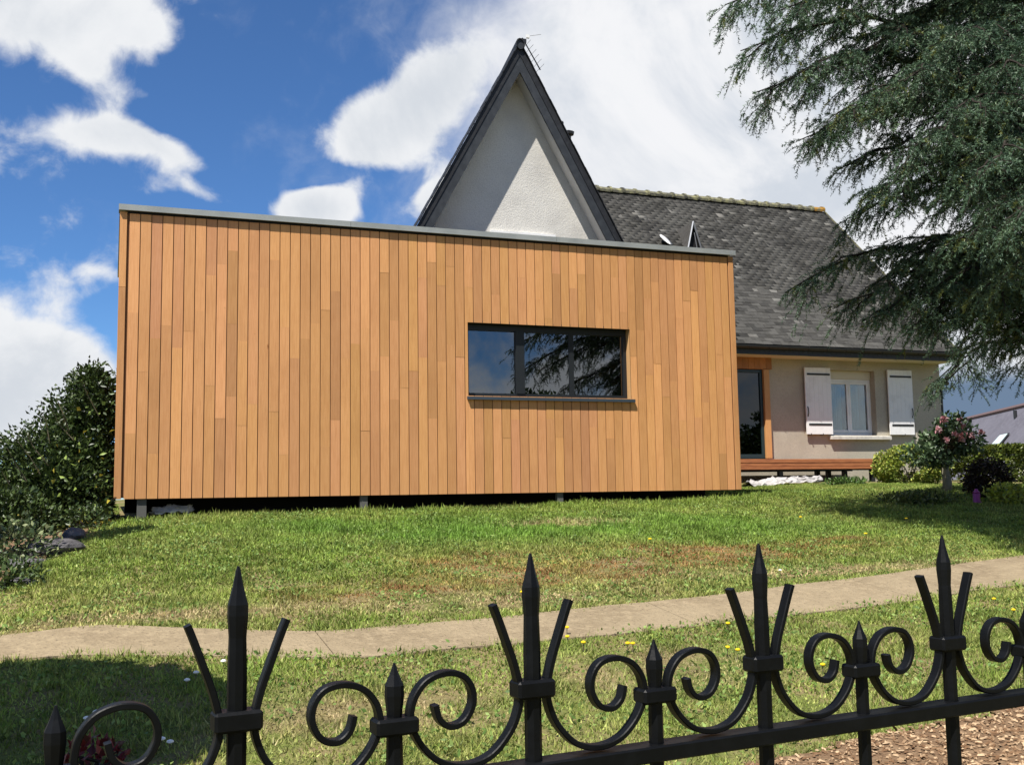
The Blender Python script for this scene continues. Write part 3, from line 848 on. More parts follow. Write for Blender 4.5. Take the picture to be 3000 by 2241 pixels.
    # small lamp at the corner and a number plate beneath it
    MB().lathe((WX_R+.13, WY-.08, 2.40), [(.015, 0), (.05, .01), (.06, .06), (.03, .10), (.01, .12)], 10).tube([(WX_R-.03, WY-.004, 2.45), (WX_R+.06, WY-.09, 2.50), (WX_R+.13, WY-.08, 2.515)], .012, 6).build('wall_lamp', M['stem'], H)
    MB().box(18.12, 18.27, WY-.012, WY-.001, 2.20, 2.30).build('wall_plate', M['white'], H)
    build_window(H, wx0, wx1, wz0, wz1)
    build_door(H)
    build_roof_bits(H)


def empty_part(name, parent):
    e = bpy.data.objects.new(name, None); COL.objects.link(e); return e


def build_window(H, wx0, wx1, wz0, wz1):
    Y = WY+.17
    fr = MB(); hz = wz1-.19
    for b in ((wx0, wx0+.06, wz0, hz), (wx1-.06, wx1, wz0, hz), (wx0+.06, wx1-.06, hz-.06, hz), (wx0+.06, wx1-.06, wz0, wz0+.07)):
        fr.box(b[0], b[1], Y, Y+.07, b[2], b[3])
    f = fr.build('window_frame', M['white'], H, bevel=.004)
    MB().box(wx0, wx1, Y-.02, Y+.08, hz+.002, wz1-.001).build('shutter_box', M['cream'], H)
    mid = (wx0+wx1)/2; a, b, c, d = wx0+.061, wx1-.061, wz0+.071, hz-.061
    for (p, q) in ((a, mid-.002), (mid+.002, b)):
        cs = MB()
        for bx in ((p, p+.055, c, d), (q-.055, q, c, d), (p+.055, q-.055, d-.055, d), (p+.055, q-.055, c, c+.06)): cs.box(bx[0], bx[1], Y-.012, Y+.045, bx[2], bx[3])
        co = cs.build('casement', M['white'], f, bevel=.004)
        MB().box(p+.056, q-.056, Y+.014, Y+.02, c+.061, d-.056).build('pane', M['glass'], f)
        n = 40; top = []; k = 0; w = q-p-.10
        xs = np.linspace(p+.05, q-.05-(.14 if p > mid-.1 else .05), n)
        V = [(x, Y+.13+.018*math.sin(i*1.3)+.008*math.sin(i*.37), z) for z in (c-.02, d+.02) for i, x in enumerate(xs)]
        MB().add(V, [(i, i+1, n+i+1, n+i) for i in range(n-1)]).build('curtain', M['curtain'], f)
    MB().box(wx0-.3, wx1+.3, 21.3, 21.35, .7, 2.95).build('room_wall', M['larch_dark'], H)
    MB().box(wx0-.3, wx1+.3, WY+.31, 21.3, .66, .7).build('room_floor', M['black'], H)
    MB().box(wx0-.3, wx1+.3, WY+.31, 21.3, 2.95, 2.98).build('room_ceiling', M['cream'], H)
    # sloping stone sill
    MB().extrude([(wx0-.10, WY-.11, 1.105), (wx0-.10, WY-.11, 1.185), (wx0-.10, WY+.16, 1.213), (wx0-.10, WY+.16, 1.105)], (wx1-wx0+.42, 0, 0)).build('sill', M['sillstone'], H, bevel=.008)
    # boarded shutters, folded back
    for (a, b, lab) in ((14.505, 15.205, 0), (16.80, 17.50, 1)):
        n = 6; w = (b-a)/n
        sh = MB().box(a+.03, b-.03, WY-.062, WY-.034, 1.25, 2.70).build('shutter', M['white'], H)
        for i in range(n):
            MB().box(a+i*w+.0007, a+(i+1)*w-.0007, WY-.092, WY-.0625, 1.225, 2.725).build('board', M['white'], sh, bevel=.0012)
        for z in (1.445, 2.575):
            MB().box(a+.06, b-.025, WY-.100, WY-.0925, z-.022, z+.022).build('hinge_strap', M['gutter'], sh)
        xs = a+.04 if lab == 0 else b-.05
        MB().tube([(xs, WY-.10, 1.62), (xs, WY-.125, 1.70), (xs, WY-.12, 1.80), (xs, WY-.10, 1.84)], .011, 6).build('shutter_catch', M['gutter'], sh)
        for xx in ((a+.10, a+.42) if lab == 0 else (a+.40,)):
            MB().tube([(xx, WY-.001, 1.215), (xx, WY-.11, 1.205), (xx, WY-.11, 1.245)], .008, 5).build('shutter_stop', M['gutter'], sh)


def build_door(H):
    Y = WY-.02
    fr = MB(); x0, x1, z0, z1 = 12.25, 13.42, .69, 2.645
    for b in ((x0, x0+.07, z0, z1), (x1-.07, x1, z0, z1), (x0+.07, x1-.07, z1-.07, z1), (x0+.07, x1-.07, z0, z0+.09)): fr.box(b[0], b[1], Y-.02, Y+.05, b[2], b[3])
    d = fr.build('door', M['teal'], H, bevel=.003)
    MB().box(x0+.071, x1-.071, Y+.01, Y+.018, z0+.091, z1-.071).build('pane', M['glass_door'], d)
    MB().tube([(x0+.13, Y-.03, 1.65), (x0+.13, Y-.07, 1.65), (x0+.25, Y-.07, 1.65)], .011, 6).build('handle', M['gutter'], d)
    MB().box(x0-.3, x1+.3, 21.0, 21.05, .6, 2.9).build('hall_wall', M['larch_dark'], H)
    o = MB().box(x1+.004, x1+.145, WY-.10, WY-.001, .69, 2.645).build('door_post', M['larch'], H, bevel=.003); o.color = (.56, .30, .12, 1)
    for i in range(9):
        o = MB().box(12.3+i*.15, 12.447+i*.15, WY-.09, WY-.002, 2.655, 2.99).build('lintel_board', M['larch'], H, bevel=.003); g = random.uniform(.75, 1.0); o.color = (.46*g, .21*g, .08*g, 1)


def roof_pt(px, py):
    d = ray(px, py); sl = (RZ-EZ)/(RY-EY)      # z-EZ = (y-EY)*sl
    t = (EZ-EY*sl)/(d[2]-d[1]*sl); return d*t


def build_roof_bits(H):
    sl = (RZ-EZ)/(RY-EY)
    # small triangular dormer: zinc rakes, dark opening, hipped back into the roof
    b = roof_pt(2034, 728); yf = b[1]-.22
    ap = at(2030, 652, yf); bl = at(2012, 745, yf); br = at(2058, 745, yf)
    D = MB(); back = EY+(ap[2]-EZ)/sl
    D.add([ap, bl, br, (ap[0], back, ap[2]), (bl[0]-.02, EY+(bl[2]-EZ)/sl, bl[2]), (br[0]+.02, EY+(br[2]-EZ)/sl, br[2])], [(0, 3, 4, 1), (0, 2, 5, 3), (1, 4, 5, 2)])
    dm = D.build('dormer', M['slate'], H); dm.color = (.09, .086, .08, 1)
    MB().extrude([np.array(ap)+(0, .05, -.1), np.array(bl)+(.04, .05, 0), np.array(br)+(-.04, .05, 0)], (0, .02, 0)).build('dormer_opening', M['black'], dm)
    for e in (bl, br):
        MB().tube([np.array(ap)+(0, -.02, .02), np.array(e)+(0, -.02, 0)], .022, 4).build('dormer_rake', M['aluminium'], dm)
    MB().tube([np.array(ap)*1.0+(.03, 0, -.25), np.array(br)+(-.12, 0, 0)], .012, 4).build('dormer_bar', M['aluminium'], dm)
    # small white dish, seen nearly edge-on
    v = np.array(roof_pt(1955, 712)); nn = .60*RT+.75*UP-.40*FW; nn /= np.linalg.norm(nn)
    c = np.array(at(1951, 703, v[1]-.12)); e1 = np.cross(nn, (0, 0, 1.0)); e1 /= np.linalg.norm(e1); e2 = np.cross(nn, e1)
    mb = MB(); K = 18; vs = []
    for (q, h) in ((.03, -.045), (.11, -.03), (.19, .0), (.195, .006), (.11, -.02), (.03, -.035)):
        vs += [c+nn*h+q*(math.cos(2*math.pi*k/K)*e1+math.sin(2*math.pi*k/K)*e2) for k in range(K)]
    mb.add(vs, [(i*K+k, i*K+(k+1) % K, (i+1)*K+(k+1) % K, (i+1)*K+k) for i in range(5) for k in range(K)]+[tuple(range(K))[::-1], tuple(range(5*K, 6*K))])
    dish = mb.build('dish', M['white'], H, smooth=True)
    MB().tube([v+(0, 0, -.05), c-nn*.04], .02, 6).build('bracket', M['aluminium'], dish)
    # slate hook and cap on the hidden slope of the gable
    p = at(1668, 395, GYF+.5)
    MB().lathe((p[0]-.02, p[1], p[2]-.15), [(.05, 0), (.05, .12), (.10, .14), (.11, .19), (.04, .22)], 10).build('roof_vent', M['gutter'], H)
    p = at(1650, 362, GYF+.5)
    MB().lathe((p[0]-.03, p[1], p[2]-.10), [(.03, 0), (.04, .10), (.03, .13), (.01, .14)], 8).build('roof_vent', M['gutter'], H)


build_house()


def build_antenna():
    y = GYF+.75; base = np.array([GX+.10, y, GZA-.1])
    A = empty('tv_antenna', tuple(base), 'thin aerial with slanting boom fixed behind the gable peak', 'antenna')
    t = at(1536, 122, y); e = at(1583, 206, y); w = at(1546, 108, y)
    MB().tube([base+(0, 0, -.1), t], .018, 8).build('mast', M['gutter'], A)
    MB().tube([at(1530, 112, y), e], .011, 6).build('boom', M['gutter'], A)
    MB().obox(t, (.03, 0, 0), (0, .03, 0), (0, 0, .035)).build('clamp', M['gutter'], A)
    MB().obox(w, (.03, 0, 0), (0, .02, 0), (0, 0, .03)).build('amplifier', M['white'], A)
    d = (e-t)
    for k in np.linspace(.12, .95, 6):
        c = t+d*k; MB().tube([c+(0, -.22, 0), c+(0, .22, 0)], .004, 4).build('element', M['aluminium'], A)
    MB().tube([w+(-.02, 0, 0), w+(.28, .05, .10)], .004, 4).build('element', M['aluminium'], A)


build_antenna()


def build_deck():
    y0, z1 = 18.5, .628; x0, x1 = 9.4, 15.47
    D = empty('timber_deck', (13, 19.1, 0), 'raised reddish timber deck on dark posts in front of the door', 'deck')
    for i in range(9):
        a = y0+.005+i*.142
        MB().box(x0, x1, a, a+.135, z1-.028, z1).build('deck_board', M['deck'], D, bevel=.002)
    MB().box(x0, x1, y0-.030, y0-.004, z1-.075, z1-.004).build('fascia_board', M['deck'], D, bevel=.003)
    MB().box(x0, x1, y0-.024, y0+.0, z1-.150, z1-.083).build('fascia_board', M['deck'], D, bevel=.003)
    MB().box(x0, x1, y0-.030, y0-.004, z1-.212, z1-.158).build('fascia_board', M['deck'], D, bevel=.003)
    MB().box(x0, x1-.03, y0+.003, y0+.05, z1-.24, z1-.03).build('joist', M['black'], D)
    MB().box(x0, x1-.03, 19.5, 19.55, z1-.24, z1-.03).build('joist', M['black'], D)
    for x in np.arange(x0+.2, x1, .5): MB().box(x, x+.045, y0+.06, 19.49, z1-.20, z1-.029).build('joist', M['black'], D)
    for (x, y) in ((15.22, y0+.09), (12.9, y0+.09), (14.45, 19.44), (14.74, 19.44), (15.17, 19.44), (11.5, y0+.09)):
        MB().box(x-.045, x+.045, y-.045, y+.045, float(ground_z(x, y))-.15, z1-.21).build('post', M['gutter'], D)


build_deck()


def crumple(name, pts, width, label, seed, mtl, hgt=.09):
    """a crumpled sheet lying along the ground line pts"""
    r = np.random.default_rng(seed); P = np.array(pts, float); n, m = 26, 12
    t = np.linspace(0, 1, n); k = np.linspace(0, 1, len(P)); C = np.stack([np.interp(t, k, P[:, i]) for i in range(3)], 1)
    V = []
    for i in range(n):
        w = width*(.35+.65*math.sin(math.pi*min(1, .08+t[i]*.9)))
        for j in range(m):
            s = j/(m-1)-.5; x, y = C[i, 0]+.03*r.normal(), C[i, 1]+s*w
            arch = hgt*(1-(2*s)**2)
            z = C[i, 2]+arch+hgt*.55*(float(vnoise(x, y, 9, seed))-.4)+.012*r.normal()
            V.append((x, y, z))
    F = [(i*m+j, i*m+j+1, (i+1)*m+j+1, (i+1)*m+j) for i in range(n-1) for j in range(m-1)]
    o = MB().add(V, F).build(name, mtl, None, smooth=False, loc=tuple(C.mean(0))); tag(o, label, 'sheet'); return o


def gpt(x, y, dz=0): return (x, y, float(ground_z(x, y))+dz)


a, b, c = at(2190, 1438, 15.6), at(2280, 1425, 16.4), at(2400, 1405, 17.6)
crumple('plastic_sheet', [(a[0], a[1], gpt(a[0], a[1])[2]), (b[0], b[1], gpt(b[0], b[1], .03)[2]), (c[0], c[1], gpt(c[0], c[1], .02)[2])], .55, 'crumpled white sheet lying on the ground below the timber deck', 77, M['sheet'], .10)
a, b = at(445, 1490, 12.6), at(560, 1490, 12.6)
crumple('plastic_sheet', [gpt(a[0], 12.6, .04), gpt((a[0]+b[0])/2, 12.55, .05), gpt(b[0], 12.6, .02)], .22, 'torn white plastic scrap beside the post under the left end of the extension', 78, M['sheet'], .07)


# ------------------------------------------------------------------ wrought-iron fence
def build_fence():
    P0 = np.array([.1026, .936]); an = .107; D = np.array([math.cos(an), math.sin(an), 0]); Nn = np.array([-math.sin(an), math.cos(an), 0])
    ZTIP = -.0572; a = .14
    def W(s, z, n=0.0): return np.array([P0[0], P0[1], ZTIP])+D*s+Nn*n+np.array([0, 0, z])
    F_ = empty('iron_fence', tuple(W(.4, -1.3)), 'black wrought-iron fence with spear tips and scrolls in the foreground', 'fence')
    MB().obox(W(1.12, -.202), D*1.27, Nn*.0135, np.array([0, 0, .008])).build('rail', M['iron'], F_, bevel=.0018)
    MB().obox(W(1.12, -1.12), D*1.27, Nn*.0135, np.array([0, 0, .008])).build('rail', M['iron'], F_, bevel=.0018)
    def spear(s0, ztip, zs, hb, hs):
        """square bar that is forged out to a facetted point"""
        mb = MB(); rings = []
        prof = [(-1.2, hb), (zs-.055, hb), (zs-.024, hb*.90), (zs-.006, hs), (zs+.003, hs*.97), (zs*.45+ztip*.55, hs*.50), (ztip-.004, .0022), (ztip, .0010)]
        vs = []
        for z, h in prof:
            for k in range(8):
                t = math.pi/8+k*math.pi/4
                q = 1/max(abs(math.cos(t)), abs(math.sin(t)))*(.97 if z <= zs-.02 else .93)
                vs.append(W(s0+h*q*math.cos(t), z, h*q*math.sin(t)))
        n = 8; m = len(prof)
        fs = [(i*n+k, i*n+(k+1) % n, (i+1)*n+(k+1) % n, (i+1)*n+k) for i in range(m-1) for k in range(n)]+[tuple(range(n))[::-1], tuple(range((m-1)*n, m*n))]
        return mb.add(vs, fs)
    def collar(s0, z0, z1, hw):
        mb = MB().obox(W(s0, (z0+z1)/2), D*hw, Nn*.0118, np.array([0, 0, (z1-z0)/2]))
        return mb
    P = [(.0415, -.0465), (.036, -.060), (.0285, -.080), (.0205, -.102), (.0155, -.121), (.0145, -.131), (.0165, -.145), (.0255, -.164), (.045, -.183), (.070, -.1895), (.095, -.184), (.114, -.168),
         (.1242, -.150), (.1256, -.139), (.1215, -.124), (.110, -.111), (.092, -.1055), (.0745, -.109), (.0650, -.121), (.0642, -.136), (.073, -.150), (.087, -.1535), (.0975, -.146), (.1015, -.133)]
    P = np.array(P)
    def spline(P, n=5):
        out = []
        for i in range(len(P)-1):
            p0, p1, p2, p3 = P[max(i-1, 0)], P[i], P[i+1], P[min(i+2, len(P)-1)]
            for t in np.linspace(0, 1, n, endpoint=False):
                out.append(.5*((2*p1)+(-p0+p2)*t+(2*p0-5*p1+4*p2-p3)*t*t+(-p0+3*p1-3*p2+p3)*t**3))
        out.append(P[-1]); return np.array(out)
    Q = spline(P)
    for i in range(-1, 9):
        s = i*2*a
        if i >= 0:
            spear(s, 0, -.035, .0079, .0088).build('bar', M['iron'], F_)
            collar(s, -.1355, -.1185, .0200).build('collar', M['iron'], F_, bevel=.0024)
        s2 = s+a; dz = -.009 if i < 0 else 0.0      # the fence starts with this small bar
        spear(s2, -.092+dz, -.1145+dz, .0072, .0088).build('bar', M['iron'], F_)
        collar(s2, -.154+dz, -.139+dz, .0200).build('collar', M['iron'], F_, bevel=.0024)
        for sg, org in ((1, s), (-1, s+2*a)):
            if i < 0 and sg > 0: continue
            jit = random.uniform(-.0012, .0012)
            pts = [W(org+sg*q[0], q[1]+jit*(1 if k > 60 else 0)) for k, q in enumerate(Q)]
            o = MB().tube(pts, 1, flat=(Nn, .0060, .0028)).build('scroll', M['iron'], F_)
    # footing wall under the fence, below the picture
    MB().obox(W(.45, -1.32), D*1.5, Nn*.09, np.array([0, 0, .13])).build('footing', M['concrete'], F_)


build_fence()


# ------------------------------------------------------------------ vegetation
def shrub(name, label, centre, fn, n, leaf_l, leaf_w, palette, seed, group=None, stems=8, cat='shrub', shell=.55, jitter=.9, loc=None):
    """fn(u, r) -> points: foliage of many single leaves spread through the crown, denser near the outside"""
    r = np.random.default_rng(seed); base = loc or (centre[0], centre[1], float(ground_z(centre[0], centre[1])))
    S = empty(name, base, label, cat, group)
    P, out = fn(r, n)
    t = r.random((len(P), 1))
    pal = np.array(palette, float); idx = r.choice(len(pal), len(P), p=[.45, .35, .2] if len(pal) == 3 else None)
    C = pal[idx]*r.uniform(.6, 1.35, (len(P), 1))
    V, F, Cc = leaves(P, out, leaf_l, leaf_w, C, seed=seed+1, jitter=jitter)
    arrays_obj('crown', V, F, M['leaf'], S, Cc)
    mb = MB(); g = np.array(base)
    for k in range(stems):
        e = g+(P[r.integers(len(P))]-g)*.75; m = (g+e)/2+r.normal(0, .05, 3)
        mb.tube([g+r.normal(0, .04, 3)*(1, 1, 0)-(0, 0, .05), m, e], [.016, .010, .004], 5)
    mb.build('stem', M['bark'], S)
    return S


def ellipsoid(c, rad, lumps=.18, shell=.6, flat=None, clump=0):
    c = np.array(c); rad = np.array(rad)
    def fn(r, n):
        d = unit(r.normal(size=(n, 3)))
        k = 1+lumps*(vnoise(d[:, 0]*3+d[:, 2]*2, d[:, 1]*3, 1.3, 91)-.5)*2+lumps*.5*(vnoise(d[:, 0]*8, d[:, 1]*8+d[:, 2]*6, 1.3, 92)-.5)*2
        q = (shell+(1-shell)*r.random(n))**.7
        P = c+d*rad*(k*q)[:, None]
        if flat is not None: P[:, 2] = np.maximum(P[:, 2], flat+.02*r.random(n))
        return P, unit(d/rad)
    return fn


# big dark shrub at the left corner of the extension
def left_shrub():
    cs = [((-.30, 13.0, .45), (.44, .55, .92)), ((-.72, 12.8, .08), (.55, .6, .75)), ((-1.25, 12.6, -.30), (.65, .65, .62)), ((-2.0, 12.6, -.65), (.8, .8, .6)), ((-3.0, 12.6, -.75), (1.0, .9, .6)),
          ((-.50, 12.35, -.10), (.45, .32, .55)), ((-.95, 11.6, -.40), (.5, .45, .5)), ((-1.55, 10.8, -.55), (.55, .5, .50)), ((-1.95, 9.8, -.7), (.6, .5, .55)), ((-.18, 12.62, .0), (.24, .3, .75)), ((-.22, 12.75, 1.05), (.26, .3, .45))]
    def fn(r, n):
        P, O = [], []
        vol = np.array([c[1][0]*c[1][1]+c[1][2]*c[1][0] for c in cs]); vol = vol/vol.sum()
        for (c, rad), v in zip(cs, vol):
            p, o = ellipsoid(c, rad, .30, .5)(r, int(n*v)); P.append(p); O.append(o)
        P = np.concatenate(P); O = np.concatenate(O)
        k = (P[:, 0] < .015) & (P[:, 2] > ground_z(P[:, 0], P[:, 1])-.02)
        k &= vnoise(P[:, 0]*7, P[:, 2]*7+P[:, 1]*5, 1.0, 17) > .10
        return P[k], O[k]+np.array([0, -.2, .35])
    S = shrub('evergreen_shrub', 'dense dark evergreen shrub with glossy leaves at left corner of the timber extension', (-.9, 12.7), fn, 120000, .058, .035, [(.042, .068, .018), (.075, .112, .028), (.024, .042, .014)], 33, stems=26)
    # straggling shoots and yellowed leaves
    r = np.random.default_rng(35); V, F, C = [], [], []; off = 0; st = MB()
    tips = [(210, 1085, 12.6), (270, 1075, 12.7), (318, 1066, 12.7), (165, 1165, 11.8), (150, 1190, 11.7), (110, 1200, 11.8), (75, 1265, 11.8), (50, 1290, 11.7), (20, 1310, 11.7), (340, 1078, 12.7), (240, 1120, 11.7), (5, 1380, 11.6)]
    for (x, y, Y) in tips:
        e = at(x, y, Y); b = e+np.array([.12+.1*r.random(), .05, -.34])
        m = (b+e)/2+r.normal(0, .02, 3); st.tube([b, m, e], [.006, .005, .002], 5)
        k = 16; tt = r.random(k)[:, None]; P = b+(e-b)*tt
        v, f, c = leaves(P, np.tile(e-b, (k, 1))*2, .055, .022, np.tile([[.055, .075, .025]], (k, 1))*r.uniform(.6, 1.3, (k, 1)), seed=int(x)); V.append(v); F.append(f+off); C.append(c); off += len(v)
    n = 260; px_ = r.uniform(-20, 330, n); py_ = r.uniform(1180, 1640, n); P = np.array([at(a, b, 11.75+.3*q) for a, b, q in zip(px_, py_, r.random(n))])
    lim = np.interp(px_, [0, 100, 200, 330], [1440, 1330, 1200, 1140]); k = (py_ > lim+20) & (r.random(n) < .35+.65*(py_ > 1450)); P = P[k]; n = len(P)
    P[:, 2] = np.maximum(P[:, 2], ground_z(P[:, 0], P[:, 1])+.03)
    v, f, c = leaves(P, np.tile([[0, -.6, .6]], (n, 1)), .065, .042, np.array([[.50, .42, .06]])*r.uniform(.6, 1.1, (n, 1))*np.where(r.random((n, 1)) < .5, np.array([[1, 1, 1]]), np.array([[.5, .8, 1.2]])), seed=5)
    V.append(v); F.append(f+off); C.append(c)
    arrays_obj('shoots', np.concatenate(V), np.concatenate(F), M['leaf'], S, np.concatenate(C))['kind'] = 'stuff'; st.build('twig', M['stem'], S)['kind'] = 'stuff'


left_shrub()


def rock(px_, py_, s, seed, label):
    p = ghit(px_, py_); r = np.random.default_rng(seed)
    bm = bmesh.new(); bmesh.ops.create_icosphere(bm, subdivisions=3, radius=1)
    A = r.normal(size=(9, 3)); A = unit(A)
    for v in bm.verts:
        d = np.array(v.co); q = 1.0
        for k, n_ in enumerate(A):
            h = .62+.3*((k*37 % 10)/10); dd = d@n_
            if dd*q > h: q = h/dd
        w = d*q*(1+.05*math.sin(9*d[0]+seed)*math.sin(8*d[1]))
        v.co = (w[0]*s[0], w[1]*s[1], w[2]*s[2])
    me = bpy.data.meshes.new('edging_rock'); bm.to_mesh(me); bm.free(); me.materials.append(M['rock'])
    o = bpy.data.objects.new('edging_rock', me); COL.objects.link(o); o.location = (p[0], p[1], float(ground_z(p[0], p[1]))+s[2]*.12); o.rotation_euler = (0, 0, seed); tag(o, label, 'rock', 'rocks edging the planting bed')


rock(150, 1615, (.30, .22, .12), 3, 'largest grey rock edging the planting bed below the left shrub')
rock(70, 1650, (.20, .17, .08), 4, 'dark grey edging rock between the largest rock and the picture edge')
rock(215, 1580, (.15, .13, .10), 5, 'small grey edging rock nearest to the extension')
rock(60, 1715, (.13, .11, .05), 6, 'low brownish edging rock nearest to the path on the left')

# lower plants in front of the left bed
def low_clump(name, label, px_, py_, rad, n, pal, seed, ll=.06, lw=.035, cat='plant', jitter=1.0, stems=5, up=.5):
    p = ghit(px_, py_); z = float(ground_z(p[0], p[1]))
    f0 = ellipsoid((p[0], p[1], z+rad[2]*.55), rad, .3, .35, z+.01)
    def fn(r, k):
        P, o = f0(r, k); return P, o+np.array([0, 0, up])
    return shrub(name, label, (p[0], p[1]), fn, n, ll, lw, pal, seed, cat=cat, jitter=jitter, stems=stems, loc=(p[0], p[1], z))


low_clump('bed_plant', 'low pale-edged leafy plant at the far left below the dark shrub', 55, 1640, (.30, .28, .22), 900, [(.09, .13, .05), (.22, .25, .12), (.05, .08, .03)], 61, .05, .03)
low_clump('bed_plant', 'small green leafy plant at the bed edge nearest to the path on the left', 30, 1725, (.22, .2, .14), 600, [(.06, .10, .03), (.10, .15, .05), (.04, .06, .02)], 64, .045, .026)
low_clump('bed_plant', 'dark green low plant beside the rocks below the extension corner', 245, 1545, (.25, .2, .16), 700, [(.045, .075, .02), (.08, .12, .035), (.03, .05, .015)], 65, .045, .026)
low_clump('bed_plant', 'grey-green leafy plant between the rocks and the dark shrub', 150, 1535, (.42, .3, .25), 1300, [(.06, .10, .035), (.12, .16, .06), (.04, .06, .02)], 62, .055, .03)
low_clump('red_leaf_plant', 'dark red leafy plant at the lower left corner behind the fence', 265, 2262, (.12, .10, .10), 90, [(.10, .012, .018), (.18, .025, .03), (.05, .008, .012)], 63, .05, .034)

# variegated ball shrub
def ball_bush():
    c = at(2668, 1385, 15.6); z = float(ground_z(c[0], c[1])); rx = .78
    f0 = ellipsoid((c[0], c[1], z+.32), (rx*.88, .55, .38), .07, .74, z+.01)
    def fn(r, k):
        P, o = f0(r, k); kk = vnoise(P[:, 0]*9, P[:, 2]*9+P[:, 1]*7, 1.0, 19) > .30; return P[kk], o[kk]+np.array([0, -.15, .5])
    shrub('variegated_bush', 'rounded yellow-green variegated bush at the right end of the deck', (c[0], c[1]), fn, 14000, .058, .036, [(.26, .33, .055), (.42, .43, .10), (.12, .19, .04)], 71, stems=10, loc=(c[0], c[1], z))


ball_bush()
low_clump('green_clump', 'low bright green weeds growing in front of the deck posts', 2480, 1425, (.40, .25, .07), 700, [(.07, .14, .03), (.12, .20, .045), (.04, .07, .02)], 72, .07, .03)
low_clump('green_clump', 'loose sprawling green ground plants in front of the variegated bush', 2690, 1470, (.6, .35, .10), 1400, [(.10, .14, .03), (.16, .19, .05), (.05, .075, .02)], 73, .06, .03)
low_clump('yellow_plant', 'bright yellow-green small plant at the foot of the hedge', 2960, 1475, (.35, .25, .16), 800, [(.30, .36, .04), (.42, .46, .07), (.15, .2, .03)], 74, .07, .04)


def rose_tree():
    b = ghit(2775, 1437); base = (b[0], b[1], float(ground_z(b[0], b[1]))); Y = b[1]
    S = empty('rose_tree', base, 'standard rose with pale trunk and pink blooms beside the variegated bush', 'rose')
    top = at(2768, 1345, Y)
    MB().tube([base, at(2775, 1410, Y), at(2768, 1375, Y), top], [.075, .065, .055, .05], 10).build('trunk', M['rosestem'], S, smooth=True)
    r = np.random.default_rng(81); cl = [(2705, 1330, 55, 30), (2775, 1312, 55, 40), (2735, 1290, 35, 26), (2800, 1280, 42, 40), (2785, 1245, 34, 30), (2830, 1300, 40, 30), (2745, 1345, 50, 16)]
    P, O = [], []
    for (x, y, rx, ry) in cl:
        c = at(x, y, Y+r.uniform(-.25, .25)); s = np.linalg.norm(c)/FPX
        f0 = ellipsoid(c, (rx*s, .3, ry*s), .3, .3); p, o = f0(r, 330); P.append(p); O.append(o+np.array([0, -.1, .2]))
    P = np.concatenate(P); O = np.concatenate(O); pal = np.array([(.06, .105, .045), (.10, .15, .07), (.04, .07, .03)])
    V, F, C = leaves(P, O, .08, .05, pal[r.integers(0, 3, len(P))]*r.uniform(.6, 1.3, (len(P), 1)), seed=82)
    arrays_obj('crown', V, F, M['leaf'], S, C)
    mb = MB()
    bl = [(2764, 1228), (2748, 1260), (2812, 1232), (2818, 1248), (2796, 1272), (2814, 1274), (2822, 1272), (2818, 1284), (2845, 1277), (2872, 1266), (2772, 1290)]
    for (x, y) in bl:
        e = at(x, y, Y-.35); mb.tube([np.array(top), (np.array(top)+e)/2+(0, 0, .1), e], [.014, .010, .005], 5)
    mb.build('cane', M['stem'], S)
    for i, (x, y) in enumerate(bl):
        e = at(x, y, Y-.36); n = 26; d = unit(r.normal(size=(n, 3))+np.array([0, -.7, .3]))
        cc = np.array([[.78, .34, .38]])*r.uniform(.85, 1.1, (n, 1))+np.array([[.05, .28, .26]])*r.random((n, 1))
        V, F, C = leaves(e+d*.025*r.random((n, 1)), d, .050, .048, cc, fold=.4, jitter=.4, seed=100+i)
        arrays_obj('bloom', V, F, M['petal'], S, C)


rose_tree()


def hedge():
    p0, p1 = at(2800, 1330, 17.6), at(3000, 1320, 17.2)
    def fn(r, n):
        x = r.uniform(15.9, 23, n); y = 17.5+.10*(19-x)+r.uniform(-.55, .55, n)
        zt = .83+.12*(vnoise(x, y, 1.6, 95)-.5)-.05*np.clip(17-x, 0, 2); z0 = ground_z(x, y)
        t = r.random(n)**.7; z = z0+(zt-z0)*t
        side = r.random(n)
        y = np.where(side < .5, 16.92+.10*(19-x)+.14*vnoise(x, z, 4, 96)+.06*r.random(n), y); z = np.where(side >= .5, zt-.12*r.random(n), z)
        k = vnoise(x*6, z*6+y*4, 1.0, 97) > .2
        return np.stack([x, y, z], 1)[k], np.tile([[-.1, -.6, .6]], (k.sum(), 1))
    shrub('clipped_hedge', 'clipped yellow-green hedge on the right below the mauve slate roof', (18.5, 17.5), fn, 26000, .085, .052, [(.085, .12, .022), (.17, .20, .04), (.04, .06, .015)], 98, stems=30, cat='hedge')


hedge()


def dark_mound():
    p = ghit(2895, 1455); z = float(ground_z(p[0], p[1]))
    f0 = ellipsoid((p[0], p[1], z+.22), (.30, .26, .30), .25, .5, z+.01)
    shrub('dark_shrub', 'dark brown rounded shrub in front of the hedge', (p[0], p[1]), f0, 3000, .06, .03, [(.026, .017, .011), (.040, .025, .016), (.017, .012, .008)], 111, stems=8, loc=(p[0], p[1], z))
    q = ghit(2862, 1474); zz = float(ground_z(q[0], q[1]))
    L_ = empty('purple_lantern', (q[0], q[1], zz), 'small purple pot-shaped lantern standing on the grass before the dark shrub', 'lantern')
    MB().lathe((q[0], q[1], zz), [(.055, 0), (.062, .012), (.045, .022), (.047, .115), (.038, .13)], 14).build('body', M['purple'], L_, smooth=True)
    MB().lathe((q[0], q[1], zz+.131), [(.048, 0), (.038, .02), (.022, .035), (.026, .047), (.009, .058)], 14).build('cap', M['purple'], L_, smooth=True)


dark_mound()


